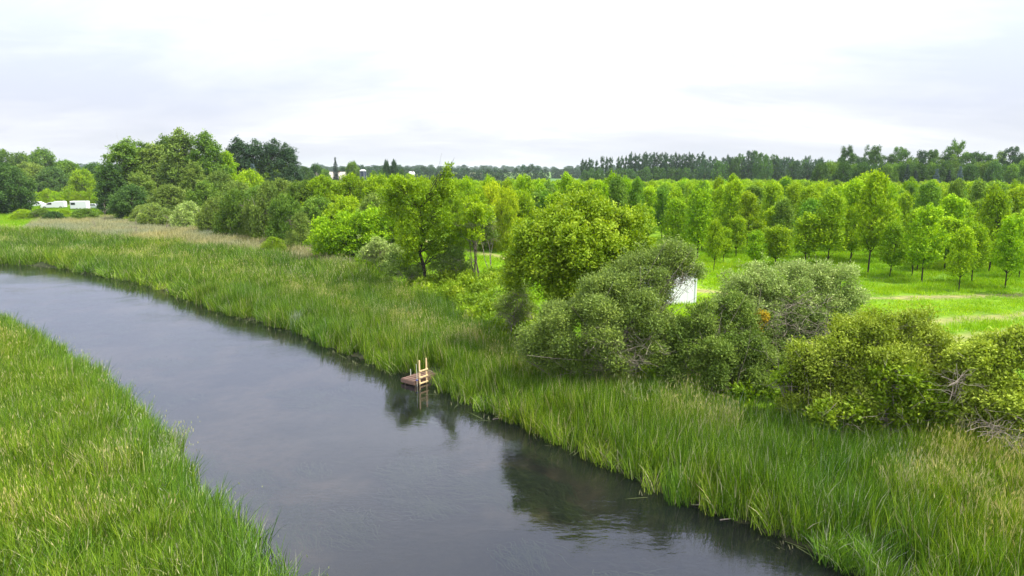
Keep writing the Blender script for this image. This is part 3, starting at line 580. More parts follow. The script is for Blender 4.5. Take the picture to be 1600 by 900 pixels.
# ------------------------------------------------------------------ hero shrubs and trees
def hero(name, cat, label, base, Y, clumps, leaf, nspray, k=6, L=0.13, lw=0.06, slen=0.3, sub=9, stems=5, bark='twig', dead=0, up=0.45, group=None, thick=1.05, stem_r=0.05, seed=1, trunk=None, tips=0.25, part='foliage', twigbox=None, orange=None):
    rng = np.random.default_rng(seed); b = at(base[0], base[1], Y); bx, by = b[0], Y; bz = g1(bx, by)
    root = empty(name, (bx, by, bz)); tag(root, label, cat, group); o = np.array((bx, by, bz))
    CC = []; RR = []; main = []
    for c in clumps:
        px, py, r = c[:3]; off = c[3] if len(c) > 3 else (rng.random() - 0.5) * 1.6
        w = at(px, py, Y + off) - o; rm = r / pxm(Y) * thick; w[2] = max(w[2], rm * 0.35); main.append((w, rm))
        for s in range(sub):
            d = nrm(rng.normal(size=3) * (1, 1, 0.9) + (0, -0.25, 0.15)); q = rm * (0.2 + 0.24 * rng.random()); cc = w + d * rm * (0.62 + 0.36 * rng.random()); cc[2] = max(cc[2], 0.15); CC.append(cc); RR.append((q, q, q * 0.7))
        CC.append(w); RR.append((rm * 0.5, rm * 0.5, rm * 0.45))
        if rng.random() < 0.6: CC.append(w + np.array((rng.normal() * rm * 0.5, 0, rm * (0.8 + 0.25 * rng.random())))); RR.append((rm * 0.13, rm * 0.13, rm * 0.34))      # an upright shoot
        # volume behind, so the plant is as deep as it is wide
        w2 = w + np.array((rng.normal() * 0.2, rm * 0.9, -rm * 0.25)); w2[2] = max(w2[2], 0.3); CC.append(w2); RR.append((rm * 0.6, rm * 0.6, rm * 0.5))
    V, F, T = foliage(rng, CC, RR, nspray, k, L, lw, slen, up, tips)
    keep = V[::4, 2] > 0.02; kk = np.repeat(keep, 4); V = V[kk]; T = T[kk]; F = np.arange(len(V)).reshape(-1, 4)
    mb = MB(); tops = []
    if trunk:                                    # a visible trunk through the given points
        pts = [at(px, py, Y) - o for px, py in trunk]; pts[0][2] = -0.2; rr = np.linspace(stem_r, stem_r * 0.4, len(pts)); mb.tube(pts, rr, 7); tops = [np.array(pts)]
    else:
        for s in range(stems):
            w, rm = main[rng.integers(len(main))]; tops.append(limb(mb, rng, (w[0] * 0.25 + rng.normal() * 0.25, w[1] * 0.2 + rng.normal() * 0.25, -0.2), w, stem_r, stem_r * 0.35, 7, 0.2, 5))
    for c in CC[::2]:
        tr = tops[rng.integers(len(tops))]; j = np.argmin(np.linalg.norm(tr - np.asarray(c) * (1, 1, 0.75), axis=1)); limb(mb, rng, tr[j], c, min(stem_r * 0.4, 0.03), 0.006, 5, 0.25, 4)
    mb.build('trunk' if trunk else 'stem', M[bark], root)
    link(part, npmesh(name + '_foliage', V, [F], [M[leaf]], {'tone': T}), root)
    if dead:
        db = MB()
        for i in range(dead):
            if twigbox: px, py, sx, sy, offy = twigbox[rng.integers(len(twigbox))]; a = at(px + rng.normal() * sx * 0.5, py + rng.normal() * sy * 0.5, Y + offy + rng.normal() * 0.2) - o
            else: w, rm = main[rng.integers(len(main))]; a = w + (rng.normal() * rm * 0.5, -rm * (0.5 + 0.3 * rng.random()), -rm * 0.3)
            d = nrm(np.array((rng.normal(), rng.normal() * 0.6 - 0.15, rng.normal() * 0.6 + 0.45))); ln = 0.5 + 0.9 * rng.random(); e_ = a + d * ln
            p = limb(db, rng, a - d * ln * 0.5, e_, 0.009, 0.003, 5, 0.45, 3)
            for q in range(2): j = 1 + rng.integers(3); limb(db, rng, p[j], p[j] + nrm(d + rng.normal(size=3) * 0.7) * ln * 0.5, 0.007, 0.003, 4, 0.35, 3)
        db.build('dead_twigs', M['twig'], root)['kind'] = 'stuff'
    if orange:
        CO = [at(px, py, Y - 1.3) - o for px, py, r in orange]; RO = [r / pxm(Y) for px, py, r in orange]; V, F, T = foliage(rng, CO, np.array(RO), 130, 5, 0.12, 0.07, 0.2, 0.4); q = link('yellowed_leaves', npmesh('yellowed', V, [F], [M['orange']], {'tone': T}), root); q['label'] = 'patch of orange yellow leaves'
    return root
hero('yellow_green_tree', 'tree', 'large spreading yellow green tree behind the grey willow shrub', (905, 560), 36.5,
     [(905, 345, 34, 0), (862, 352, 30, 1), (950, 350, 34, .5), (990, 372, 32, 0), (838, 380, 30, -.3), (890, 385, 40, -1), (940, 396, 40, -1.2), (868, 425, 34, -.5), (822, 428, 22, 0), (985, 405, 28, 1), (925, 435, 34, 0), (908, 326, 20, 1), (985, 345, 22, 1.5), (1010, 395, 20, 1.5), (880, 335, 22, 2), (930, 330, 22, 2.4), (955, 375, 34, 2.5), (870, 390, 30, 2.6), (815, 400, 18, .6), (800, 442, 16, .2), (850, 405, 26, -1.2), (905, 410, 30, -1.6), (872, 462, 28, -1), (915, 468, 30, -1.5), (955, 440, 28, -1), (800, 415, 16, 0), (825, 365, 20, .4)],
     'yellow', 12000, k=6, L=0.16, lw=0.095, slen=0.34, sub=11, bark='bark_dark', trunk=[(915, 560), (912, 480), (900, 430), (905, 385), (908, 345)], stem_r=0.2, seed=11, part='crown', up=0.35)
hero('willow_shrub', 'shrub', 'big grey green willow shrub with bare twigs in front of the yellow green tree', (960, 590), 31.5,
     [(1042, 398, 22, 1.2), (1068, 412, 18, 1.2), (1008, 415, 28, 1), (962, 440, 30, 1), (1015, 447, 26, .5), (925, 470, 30, .3), (872, 498, 30, 0), (842, 528, 24, 0), (888, 540, 32, -.3), (940, 505, 38, -.6), (992, 490, 38, -.4), (1024, 500, 26, 0), (1012, 545, 28, -.5), (958, 555, 30, -.7), (905, 565, 20, -.6), (1048, 540, 26, 0), (980, 460, 28, .4), (1088, 425, 12, 1.2), (1040, 425, 16, 1.1), (1040, 448, 14, 1.0), (1036, 468, 13, .7), (1062, 428, 12, 1.1), (830, 555, 18, 0), (860, 565, 18, -.2)],
     'willow', 20000, k=7, L=0.115, lw=0.046, slen=0.36, seed=12, dead=110, twigbox=[(990, 570, 35, 14, -1.5), (950, 540, 40, 25, -1.5), (1060, 440, 18, 14, .8), (1000, 540, 30, 20, -1.5)])
hero('dense_shrub', 'shrub', 'dark dense shrub filling the gap right of the grey willow shrub', (1125, 615), 30.5,
     [(1100, 520, 32), (1130, 560, 34), (1078, 560, 30), (1150, 505, 28), (1172, 550, 30), (1120, 592, 24, -.5), (1180, 592, 24, -.4), (1098, 492, 18, .3), (1070, 520, 24, .4), (1050, 570, 26, .2), (1150, 590, 28, 0), (1215, 600, 26, .2), (1140, 480, 22, .8), (1195, 560, 28, .6), (1060, 590, 22, 0), (1218, 585, 28, .2), (1240, 612, 26, -.3), (1205, 615, 22, -.3)], 'olive', 11500, k=7, L=0.115, lw=0.05, seed=13, dead=35)
hero('silver_shrub', 'shrub', 'rounded silvery shrub with brown bare twigs showing through its middle', (1225, 590), 33.0,
     [(1150, 452, 28, .3), (1198, 436, 24, .6), (1230, 425, 14, 1), (1262, 432, 26, .5), (1308, 446, 28, .3), (1335, 468, 20, 0), (1228, 465, 34, -.2), (1180, 488, 34, -.3), (1280, 482, 30, .2), (1240, 515, 34, .2), (1205, 540, 32, -.2), (1325, 485, 20, .2), (1128, 475, 18, 0), (1270, 540, 30, .3), (1215, 565, 30, .4), (1245, 545, 28, 0), (1180, 525, 28, 0), (1300, 520, 26, .6), (1180, 445, 22, .4), (1285, 430, 18, .8)],
     'silver', 14500, k=7, L=0.115, lw=0.048, seed=14, dead=85, twigbox=[(1235, 490, 60, 34, -1.5), (1210, 515, 50, 30, -1.5), (1300, 515, 30, 16, -1.2)], orange=[(1190, 497, 8), (1182, 512, 6)])
hero('yellow_green_shrub', 'shrub', 'broad feathery yellow green shrub in front of the bright grass strip', (1385, 668), 25.8,
     [(1330, 520, 26, .6), (1378, 512, 24, .8), (1430, 522, 28, .6), (1470, 545, 26, .3), (1298, 552, 30, .3), (1358, 556, 36, 0), (1420, 568, 36, -.2), (1478, 590, 32, -.2), (1268, 590, 28, .2), (1330, 612, 34, -.2), (1505, 620, 26, -.1), (1440, 620, 30, -.1), (1385, 610, 30, .2), (1290, 640, 24, -.4), (1250, 560, 20, .5), (1470, 640, 26, 0), (1340, 660, 24, .2), (1500, 580, 28, .3), (1400, 535, 28, .8), (1240, 640, 22, .4), (1300, 590, 28, .2), (1520, 650, 24, .2)],
     'shoot', 19000, k=6, L=0.115, lw=0.055, slen=0.34, thick=1.15, seed=15, dead=60, up=0.8)
hero('leafy_shrub', 'shrub', 'low bright leafy shrub at the front foot of the feathery yellow green shrub', (1400, 676), 24.6,
     [(1400, 600, 30), (1365, 628, 28), (1440, 620, 30), (1330, 645, 24), (1470, 650, 24), (1290, 650, 22, .2), (1420, 650, 20, -.3), (1375, 590, 18, .2), (1350, 650, 18)], 'yellow', 4200, k=6, L=0.15, lw=0.085, seed=16, dead=30, thick=0.8)
hero('leafy_shrub', 'shrub', 'small leafy shrub among grey branches left of the low bright one', (1262, 640), 26.8,
     [(1250, 600, 22), (1280, 622, 22), (1240, 625, 16), (1225, 590, 16)], 'yellow', 1700, k=6, L=0.15, lw=0.08, seed=17, dead=60, thick=0.8)
hero('edge_shrub', 'shrub', 'green shrub cut off by the right edge with pale bare branches below', (1600, 705), 23.6,
     [(1528, 568, 26, .3), (1570, 550, 28, .3), (1545, 545, 20, .6), (1612, 542, 32, .2), (1655, 575, 34, 0), (1560, 620, 34, -.2), (1605, 625, 36, -.2), (1655, 640, 36, -.2), (1528, 635, 24, 0), (1590, 670, 24, -.4), (1640, 680, 24, -.3), (1700, 600, 40, 0), (1700, 660, 34, 0)], 'shoot', 13000, k=6, L=0.115, lw=0.065, seed=18, dead=45, twigbox=[(1560, 665, 35, 18, -1.6), (1500, 600, 18, 20, -.9), (1590, 690, 25, 8, -1.6)])
hero('gnarled_tree', 'tree', 'dark trunked leaning tree with a thin leafy spike rising above its crown', (666, 441), 56.5,
     [(640, 300, 22), (665, 322, 26), (618, 330, 22), (690, 345, 24), (650, 358, 28), (705, 305, 12), (694, 285, 8), (698, 268, 6, 0), (640, 380, 24), (680, 372, 20), (612, 308, 16), (715, 360, 18), (625, 290, 14), (640, 402, 14), (700, 385, 14), (672, 392, 12), (690, 300, 9, 0), (704, 259, 4, 0), (693, 312, 12, 0), (688, 330, 14, 0), (700, 276, 6, 0)],
     'plant', 3400, k=6, L=0.2, lw=0.11, slen=0.4, bark='bark_dark', trunk=[(666, 441), (662, 415), (656, 395), (662, 360), (655, 325)], stem_r=0.17, seed=21, part='crown')
hero('understory_shrub', 'shrub', 'grey olive shrub around the foot of the gnarled tree', (680, 444), 57.0, [(620, 420, 20), (645, 428, 16), (692, 412, 24), (712, 400, 18), (725, 420, 16), (705, 430, 14)], 'olive', 2300, k=6, L=0.17, lw=0.08, seed=22, dead=80, group=None)
hero('round_shrub', 'shrub', 'dense round green shrub behind the reeds with a dark foot', (540, 406), 70.0, [(518, 368, 28), (550, 352, 26), (500, 385, 18), (562, 378, 26), (592, 348, 24), (530, 390, 20), (575, 345, 18), (585, 375, 20)], 'plant', 4200, k=6, L=0.22, lw=0.12, slen=0.45, seed=23, bark='bark_dark')
hero('grey_shrub', 'shrub', 'pale grey green shrub between the dark footed round shrub and the gnarled tree', (600, 422), 63.0, [(588, 386, 18), (610, 394, 18), (575, 398, 13), (600, 408, 14), (622, 400, 12)], 'silver', 1700, k=6, L=0.18, lw=0.08, seed=24, dead=60)
hero('slim_tree', 'tree', 'slim tree with several thin bare trunks right of the gnarled tree', (738, 440), 56.0, [(735, 345, 15), (742, 370, 13), (752, 335, 15), (728, 360, 12), (738, 322, 12)], 'bright', 900, k=6, L=0.18, lw=0.1, slen=0.36, bark='bark', stems=5, stem_r=0.05, seed=25, dead=20, part='crown')
hero('slim_tree', 'tree', 'thin whitish sapling nearest the dirt track gap', (764, 436), 57.5, [(764, 352, 12), (770, 370, 9), (760, 335, 10)], 'olive', 380, k=6, L=0.16, lw=0.08, slen=0.36, bark='twig', stems=3, stem_r=0.04, seed=26, dead=14, part='crown')
hero('twiggy_shrub', 'shrub', 'greyish twiggy shrub left of the large yellow green tree', (800, 500), 41.0, [(795, 470, 14), (812, 455, 12), (785, 485, 12), (820, 485, 14), (806, 500, 12)], 'olive', 900, k=6, L=0.13, lw=0.06, seed=27, dead=70)

# ------------------------------------------------------------------ trees and shrubs along the far bank and behind (px, base, top, width)
gT = 'tall trees of the belt on the left'
for r in [('poplar', 205, 336, 226, 62, 'tall tree at the left end of the tree belt, dead branches at its crown', 'mid'),
          ('poplar', 178, 338, 262, 44, 'lower dark tree marking the left end of the belt', 'dark'), ('poplar', 245, 335, 236, 58, 'broad olive poplar in the belt, second from its left end', 'olive'),
          ('poplar', 290, 337, 214, 56, 'tallest poplar of the belt with a spiky top', 'olive'), ('poplar', 330, 337, 219, 58, 'tall green poplar right of the tallest one', 'mid'),
          ('poplar', 268, 332, 222, 52, 'rounded poplar crown just left of the tallest one', 'mid'), ('poplar', 225, 330, 232, 52, 'poplar crown behind the two leftmost belt trees', 'mid'), ('poplar', 358, 336, 246, 40, 'shorter tree on the slope right of the tall poplars', 'bright'),
          ('poplar', 308, 342, 260, 40, 'olive front poplar below the tallest crowns', 'olive'), ('poplar', 225, 343, 275, 42, 'pale front poplar with a white trunk at the belt foot', 'olive')]:
    placepx(r[0], r[1], r[2], r[3], r[4] * 1.15, r[5], gT, r[6])
for px, top, w, lf, lb in [(375, 226, 46, 'far', 'dark blue green tree behind the belt, left one of four'), (402, 229, 46, 'far', 'dark blue green tree behind the belt, second of four'), (430, 228, 44, 'far', 'dark blue green tree behind the belt, third of four'), (452, 234, 38, 'far', 'dark blue green tree at the right end behind the belt'), (415, 250, 50, 'mid', 'rounded mid green tree in front of the four dark ones'), (440, 252, 44, 'mid', 'rounded tree right of the belt below the dark crowns')]:
    placepx('poplar' if lf == 'far' else 'round', px, 0, top, w * 1.15, lb, 'trees behind the belt', lf, Y=205)
placepx('conifer', 397, 0, 253, 22, 'pale blue spruce tip among the belt trees', None, 'bluespruce', Y=180)
placepx('conifer', 164, 0, 292, 20, 'small blue spruce beside the parked vehicles', None, 'bluespruce', Y=185)
# far left background trees
for px, top, w, Y, lf, lb in [(8, 258, 74, 175, 'dark', 'dark rounded tree at the left edge in front of the vehicles'),
        (10, 236, 44, 300, 'mid', 'far treetop above the dark left edge tree'), (38, 240, 44, 300, 'mid', 'second far treetop from the left edge'), (74, 234, 52, 290, 'mid', 'highest far treetop on the left skyline'), (50, 256, 60, 255, 'olive', 'olive tree behind the hedge, left of the pickup'),
        (85, 262, 50, 250, 'dark', 'dark tree above the white pickup'), (112, 254, 50, 260, 'mid', 'green tree above the white trailer'), (130, 266, 44, 240, 'bright', 'bright rounded tree behind the trailer'), (150, 256, 44, 262, 'dark', 'dark tree between the trailer and the tree belt'), (105, 252, 40, 300, 'mid', 'low far treetop left of the dip in the skyline'), (20, 262, 60, 240, 'mid', 'green tree behind the left edge tree')]:
    placepx('round', px, 0, top, w * 1.1, lb, 'trees at the far left', lf, Y=Y)
for i, px in enumerate(range(52, 156, 11)):
    placepx('bush', px, 0, 299 + 3 * math.sin(i * 2.2), 21, ORD[i] + ' bright hedge shrub from the left behind the parked vehicles', 'hedge shrubs behind the vehicles', 'bright', Y=212 + (i % 3))
for px, top, w, Y, lf, lb in [(60, 327, 40, 150, 'mid', 'low leafy thicket below the white pickup'), (95, 328, 44, 148, 'bright', 'low leafy thicket below the white trailer'), (130, 327, 46, 146, 'mid', 'low leafy thicket left of the belt foot'), (32, 328, 40, 150, 'bright', 'low leafy thicket near the left edge'), (80, 331, 36, 143, 'dark', 'low dark thicket in the far meadow')]:
    placepx('bush', px, 0, top, w, lb, 'low thickets in the far meadow', lf, Y=Y)
# shrubs at the foot of the belt
for px, b, top, w, lf, lb in [(207, 346, 324, 38, 'mid', 'small green shrub at the left foot of the belt'), (243, 356, 320, 46, 'willow', 'pale willow shrub at the foot of the belt, third from left'), (225, 352, 322, 34, 'willow', 'pale willow shrub, second from left'), (296, 360, 318, 50, 'silver', 'rounded silvery shrub below the tallest poplar'),
        (262, 357, 328, 30, 'willow', 'low willow shrub between the two pale ones'), (340, 368, 312, 50, 'olive', 'olive shrub right of the silvery one'), (372, 374, 300, 58, 'mid', 'tall green shrub under the sloping belt trees'), (400, 376, 315, 40, 'olive', 'olive brown shrub in the middle of the bank'), (330, 365, 335, 36, 'willow', 'low grey shrub at the bank edge'),
        (352, 372, 342, 30, 'mid', 'small shrub behind the dry grass'), (450, 384, 308, 56, 'mid', 'green shrub left of the dark footed round one'), (425, 378, 290, 56, 'olive', 'tall olive shrub behind the dry grass'), (472, 392, 335, 40, 'olive', 'shrub touching the dark footed round one on its left'), (415, 378, 345, 34, 'bright', 'little bright shrub at the dry grass edge')]:
    placepx('bush', px, b, top, w * 1.2, lb, 'shrubs at the foot of the tree belt', lf)
placepx('bush', 428, 400, 372, 44, 'thin pale yellow green shrub standing alone in the dry grass', None, 'yellow')
# middle belt of bright trees
k = 0
for px, top, w, Y, lf, lb in [(370, 285, 56, 140, 'olive', 'olive tree behind the shrubs of the belt foot'), (405, 292, 52, 130, 'mid', 'green tree right of the belt foot'), (345, 270, 50, 155, 'olive', 'olive tree below the sloping crowns'), (440, 282, 56, 128, 'olive', 'brownish olive tree left of the yellow treetops'),
        (390, 268, 50, 165, 'bright', 'bright crown under the dark blue trees'), (470, 285, 54, 122, 'mid', 'green tree at the left end of the yellow treetops'), (505, 277, 60, 122, 'bright', 'yellow green treetop, first of the bright row'), (548, 274, 62, 124, 'bright', 'yellow green treetop, second of the bright row'),
        (590, 276, 60, 122, 'bright', 'yellow green treetop, third of the bright row'), (495, 310, 60, 104, 'mid', 'mid green tree in front of the bright row, left'), (540, 308, 60, 100, 'bright', 'bright tree above the dark footed round shrub'), (585, 305, 56, 96, 'olive', 'olive tree above the pale grey green shrub'),
        (455, 318, 50, 108, 'olive', 'olive tree behind the bank shrubs'), (620, 277, 50, 118, 'bright', 'bright treetop left of the gnarled tree'), (660, 278, 46, 115, 'bright', 'bright treetop behind the gnarled tree'), (625, 340, 44, 82, 'mid', 'mid green tree touching the gnarled tree on its left'),
        (730, 280, 44, 105, 'bright', 'bright treetop right of the leafy spike'), (768, 288, 50, 92, 'gold', 'pale yellow tree, left one of the pair behind the slim saplings'), (792, 296, 44, 88, 'gold', 'pale yellow tree, right one of the pair'), (745, 300, 44, 90, 'bright', 'bright tree behind the thin bare trunks'), (715, 300, 40, 95, 'bright', 'bright tree behind the leafy spike'), (815, 300, 44, 96, 'bright', 'bright tree left behind the large yellow green tree'),
        (360, 305, 54, 128, 'olive', 'olive tree behind the tall green belt foot shrub'), (420, 305, 50, 118, 'mid', 'green tree behind the tall olive shrub'), (320, 285, 50, 148, 'mid', 'green tree filling the belt below the tallest poplar'), (262, 290, 60, 155, 'olive', 'olive tree filling the belt left of the tallest poplar'), (205, 290, 54, 160, 'dark', 'dark tree filling the left of the belt'), (640, 325, 44, 78, 'bright', 'bright tree just behind the gnarled one')]:
    placepx('round', px, 0, top, w * 1.15, lb, 'trees along the middle belt', lf, Y=Y * 0.88)

# ------------------------------------------------------------------ the plantation
prng = random.Random(12)
def P7(px, py): return PG(px, py)
front_tab = [(1356, 427, 275, 62, 'front plantation tree with a straight dark trunk and tall dark crown'), (1390, 434, 350, 44, 'small plantation tree between the two tall dark front crowns'), (1440, 441, 325, 60, 'tall dark leafy front plantation tree left of the pale pair'),
    (1425, 433, 330, 40, 'plantation tree half hidden by the tall dark leafy one'), (1498, 455, 358, 44, 'front plantation tree with a thin pale trunk standing nearest the track'), (1518, 442, 352, 46, 'plantation tree right behind the pale thin trunk'), (1570, 451, 340, 52, 'front plantation tree with a pale forked trunk near the right edge'),
    (1592, 434, 345, 44, 'plantation tree at the right edge behind the forked trunk'), (1293, 414, 305, 56, 'tall plantation tree just right above the silvery shrub'), (1212, 418, 355, 56, 'short round plantation tree above the silvery shrub'), (1258, 414, 335, 50, 'plantation tree with sunlit tips above the silvery shrub'),
    (1180, 420, 362, 34, 'slender plantation tree with a thin trunk left of the short round one'), (1130, 410, 358, 32, 'small plantation tree with a straight black trunk'), (1115, 424, 345, 30, 'thin plantation tree closest to the white panel'), (1150, 402, 340, 36, 'plantation tree behind the slender one'), (1090, 405, 300, 54, 'full plantation tree behind the white panel'),
    (1055, 400, 315, 50, 'plantation tree right of the large yellow green tree'), (827, 390, 345, 40, 'small plantation tree left of the large yellow green tree'), (1375, 410, 290, 50, 'second row plantation tree behind the straight dark trunk'), (1330, 405, 285, 50, 'second row plantation tree left of the straight dark trunk'),
    (1545, 425, 300, 54, 'broad second row plantation tree near the right edge'), (1480, 415, 310, 50, 'second row plantation tree above the pale thin trunk'), (1620, 462, 330, 50, 'plantation tree cut by the right edge of the picture')]
used = []
for px, b, top, w, lb in front_tab:
    x, y = P7(px, b); used.append((x, y)); placepx('young', px, b, top, w * 0.95, lb, 'young trees along the plantation front', 'plant', 0.75)
rows = []
fx = np.array([p[0] for p in plant_front]); fy = np.array([p[1] for p in plant_front])
ang = R_(9)
for i in range(-80, 110):
    for j in range(0, 75):
        a, b = i * 4.1, 58 + j * 4.6
        x = a * math.cos(ang) - b * math.sin(ang) + prng.gauss(0, 0.6) + 10; y = a * math.sin(ang) + b * math.cos(ang) + prng.gauss(0, 0.5)
        if y > 300 or abs(x) > 0.86 * y + 6: continue
        yf = np.interp(x, fx, fy)
        if y < yf + 2.0: continue
        if x < -0.33 * y: continue
        if prng.random() < (0.27 if y < 100 else 0.13): continue
        if min((x - u) ** 2 + (y - v) ** 2 for u, v in used) < 6: continue
        rows.append((y + 0.35 * abs(x), x, y))
rows.sort(key=lambda r: (abs(r[1]) > 0.765 * r[2] + 1.5, r[0]))
def shade_lab(x, y, H, w, lf):
    px = 800 + FPX * x / y
    side = 'left of the big yellow green tree' if px < 860 else 'behind the big yellow green tree' if px < 1040 else 'right of the hut' if px < 1140 else 'above the silvery shrub' if px < 1340 else 'above the bright strip' if px < 1480 else 'near the right edge'
    dep = 'near rows' if y < 84 else 'middle rows' if y < 104 else 'rear rows'
    look = '%s %s %s' % ('short' if H < 6 else 'tall' if H > 7.1 else 'mid height', 'slim' if w < 2.65 else 'broad' if w > 3.15 else 'rounded', 'yellow green' if lf == 'bright' else 'dark green' if lf == 'mid' else 'green')
    return '%s tree, %s, %s' % (look, dep, side), 'plantation trees, %s, %s' % (dep, side)
NI = 272
for q, x, y in rows[:NI]:
    H = prng.uniform(5.0, 7.7) * (1.04 if y > 80 else 0.92); w = prng.uniform(2.2, 3.6); lf = prng.choice(['plant', 'plant', 'bright', 'plant', 'bright', 'herb', 'mid']); H *= prng.choice([0.82, 1, 1, 1.06]); lb, gr = shade_lab(x, y, H, w, lf)
    place('young', x, y, H, w, lb, gr, lf)
rest = rows[NI:]
tp = []
for i in range(4): tp.append(joined_proto('plantation_source_%d' % i, LIB['young'][i]['t'], M['plant' if i % 2 else 'bright'], M['bark_dark']))
xs = np.array([r[1] for r in rest]); ys = np.array([r[2] for r in rest]); n = len(xs); hs = np.array([prng.uniform(0.62, 0.98) for _ in range(n)]) * 1.0; ws = np.array([prng.uniform(0.9, 1.3) for _ in range(n)])
scatter('plantation_trees_beyond', np.c_[xs, ys, gh(xs, ys)], np.c_[np.zeros(n), np.zeros(n), rng.random(n) * 6.28], np.c_[ws, ws, hs], (rng.random(n) * 4).astype(int), np.full(n, 0.5), tp, 'bright green mass of young trees in the far rows of the plantation', 'trees')

# ------------------------------------------------------------------ distant trees
for i in range(34):
    px = 908 + i * 5.6 + trng.uniform(-1.5, 1.5); Y = 440 + 6 * math.sin(i)
    if i in (5, 9): continue
    top = (253 if i < 6 else 248 if i < 14 else 244) + trng.uniform(-1.5, 3)
    placepx('rowpoplar', px, 0, top, 8.5 if i < 14 else 11, ORD[i] + ' dark poplar from the left in the long skyline row right of centre', 'poplars in the skyline row', 'far', Y=Y)
for i in range(22):
    px = 1100 + i * 8.5 + trng.uniform(-2, 2)
    placepx('rowpoplar', px, 0, 248 + trng.uniform(-2, 5), 10, ORD[i] + ' thin far poplar from the left behind the dark skyline wood', 'far poplars behind the wood', 'far', Y=520)
for i in range(20):
    px = 1100 + i * 9.5 + trng.uniform(-3, 3); top = 252 - 14 * math.exp(-((px - 1180) / 38) ** 2) + trng.uniform(-2, 4)
    placepx('fartree', px, 0, top, 24, ORD[i] + ' rounded tree from the left in the skyline wood right of the poplar row', 'trees of the skyline wood', trng.choice(['far', 'dark']), Y=380 + trng.uniform(-15, 15))
for i in range(16):
    px = 915 + i * 12 + trng.uniform(-3, 3)
    placepx('fartree', px, 0, 264 + trng.uniform(-3, 3), 20, ORD[i] + ' low dark tree from the left under the skyline poplar row', 'low trees under the poplar row', 'dark', Y=400)
for i in range(29):
    px = 1285 + i * 11.5 + trng.uniform(-3, 3); top = 240 + 7 * math.sin(i * 1.7) - 8 * math.exp(-((px - 1495) / 25) ** 2) + trng.uniform(-3, 4) + (12 if px < 1310 else 0) + (8 if 1520 < px < 1545 else 0)
    placepx('gappy', px, 0, top, 27, ORD[i] + ' tall open crowned tree from the left in the right skyline wood', 'tall trees of the right skyline wood', trng.choice(['dark', 'dark', 'far', 'mid']), Y=265 + trng.uniform(-12, 14))
for i in range(26):
    px = 1280 + i * 13 + trng.uniform(-4, 4)
    placepx('round', px, 0, 256 + trng.uniform(-4, 4), 34, ORD[i] + ' rounded lower tree from the left at the foot of the right skyline wood', 'lower trees of the right skyline wood', trng.choice(['dark', 'mid', 'dark']), Y=245 + trng.uniform(-8, 8))
for px, top, lf, lb in [(1461, 262, 'bluespruce', 'pale blue spruce in front of the right skyline wood'), (1415, 255, 'spruce', 'dark spruce left of the pale blue one'), (1497, 258, 'bluespruce', 'grey blue spruce right of the pale blue one'), (1480, 264, 'spruce', 'dark small spruce between the two blue ones'), (1428, 264, 'spruce', 'dark low spruce beside the tall dark spruce')]:
    placepx('conifer', px, 0, top, 17, lb, None, lf, Y=232)
placepx('conifer', 526, 0, 244, 13, 'lone dark spruce standing above the farmhouse', None, 'spruce', Y=330)
for px, top, w, Y, lf, lb in [(495, 257, 30, 300, 'dark', 'dark round tree left of the lone spruce'), (478, 262, 30, 290, 'dark', 'dark tree between the belt and the farmhouse'), (552, 254, 26, 330, 'mid', 'round green tree right of the lone spruce'), (605, 252, 13, 300, 'far', 'dark tapering treetop, left of the twin treetops'), (617, 252, 17, 300, 'far', 'dark treetop, right of the twin treetops'),
        (600, 265, 28, 300, 'dark', 'broad dark tree under the twin treetops'), (625, 266, 26, 310, 'dark', 'broad dark tree right of the twin treetops'), (538, 262, 22, 360, 'far', 'small blue green tree beside the round green tree'), (585, 268, 18, 290, 'mid', 'small green tree right of the silo'), (510, 266, 22, 280, 'mid', 'tree in front of the farmhouse roof'), (640, 272, 24, 250, 'bright', 'bright treetop below the twin treetops')]:
    placepx('round', px, 0, top, w * 1.1, lb, 'trees around the farmhouse', lf, Y=Y)
for i in range(26):
    px = 560 + i * 9.2 + trng.uniform(-3, 3); top = 259 + (px - 560) * 0.026 + trng.uniform(-1, 1.5)
    placepx('fartree', px, 0, top, 20, ORD[i] + ' hazy low tree from the left in the distant line left of centre', 'distant tree line left of centre', 'far', Y=620 + trng.uniform(-20, 20))
for px, top, w in [(806, 263, 14), (818, 258, 14), (830, 257, 16), (842, 260, 14), (852, 264, 12)]:
    placepx('fartree', px, 0, top, w * 1.2, 'tree of the small isolated clump on the horizon', 'isolated clump on the horizon', 'far', Y=640)
for i in range(14):
    placepx('fartree', 866 + i * 4.5, 0, 264 + trng.uniform(-1, 1), 12, ORD[i] + ' hazy tree from the left between the horizon clump and the poplar row', 'distant line beside the poplar row', 'far', Y=900)
# a distant wood at the horizon, one mass
fr = np.random.default_rng(9); n = 900; a = fr.uniform(-0.75, 0.75, n); Yd = fr.choice([1250, 1700, 2400], n) + fr.normal(0, 25, n); xs = Yd * np.tan(a); ys = Yd
fp = [joined_proto('far_wood_source_%d' % i, LIB['fartree'][i]['t'], M['far'], M['bark']) for i in range(3)]
keep = vnoise(xs / 260, ys / 90, 77) > 0.4; xs, ys = xs[keep], ys[keep]; n = len(xs)
scatter('far_woods', np.c_[xs, ys, gh(xs, ys)], np.c_[np.zeros(n), np.zeros(n), fr.random(n) * 6.28], np.c_[np.full(n, 1.6), np.full(n, 1.6), 0.7 + 0.4 * fr.random(n)], (fr.random(n) * 3).astype(int), np.full(n, 0.5), fp, 'faint blue woods along the horizon', 'woods')

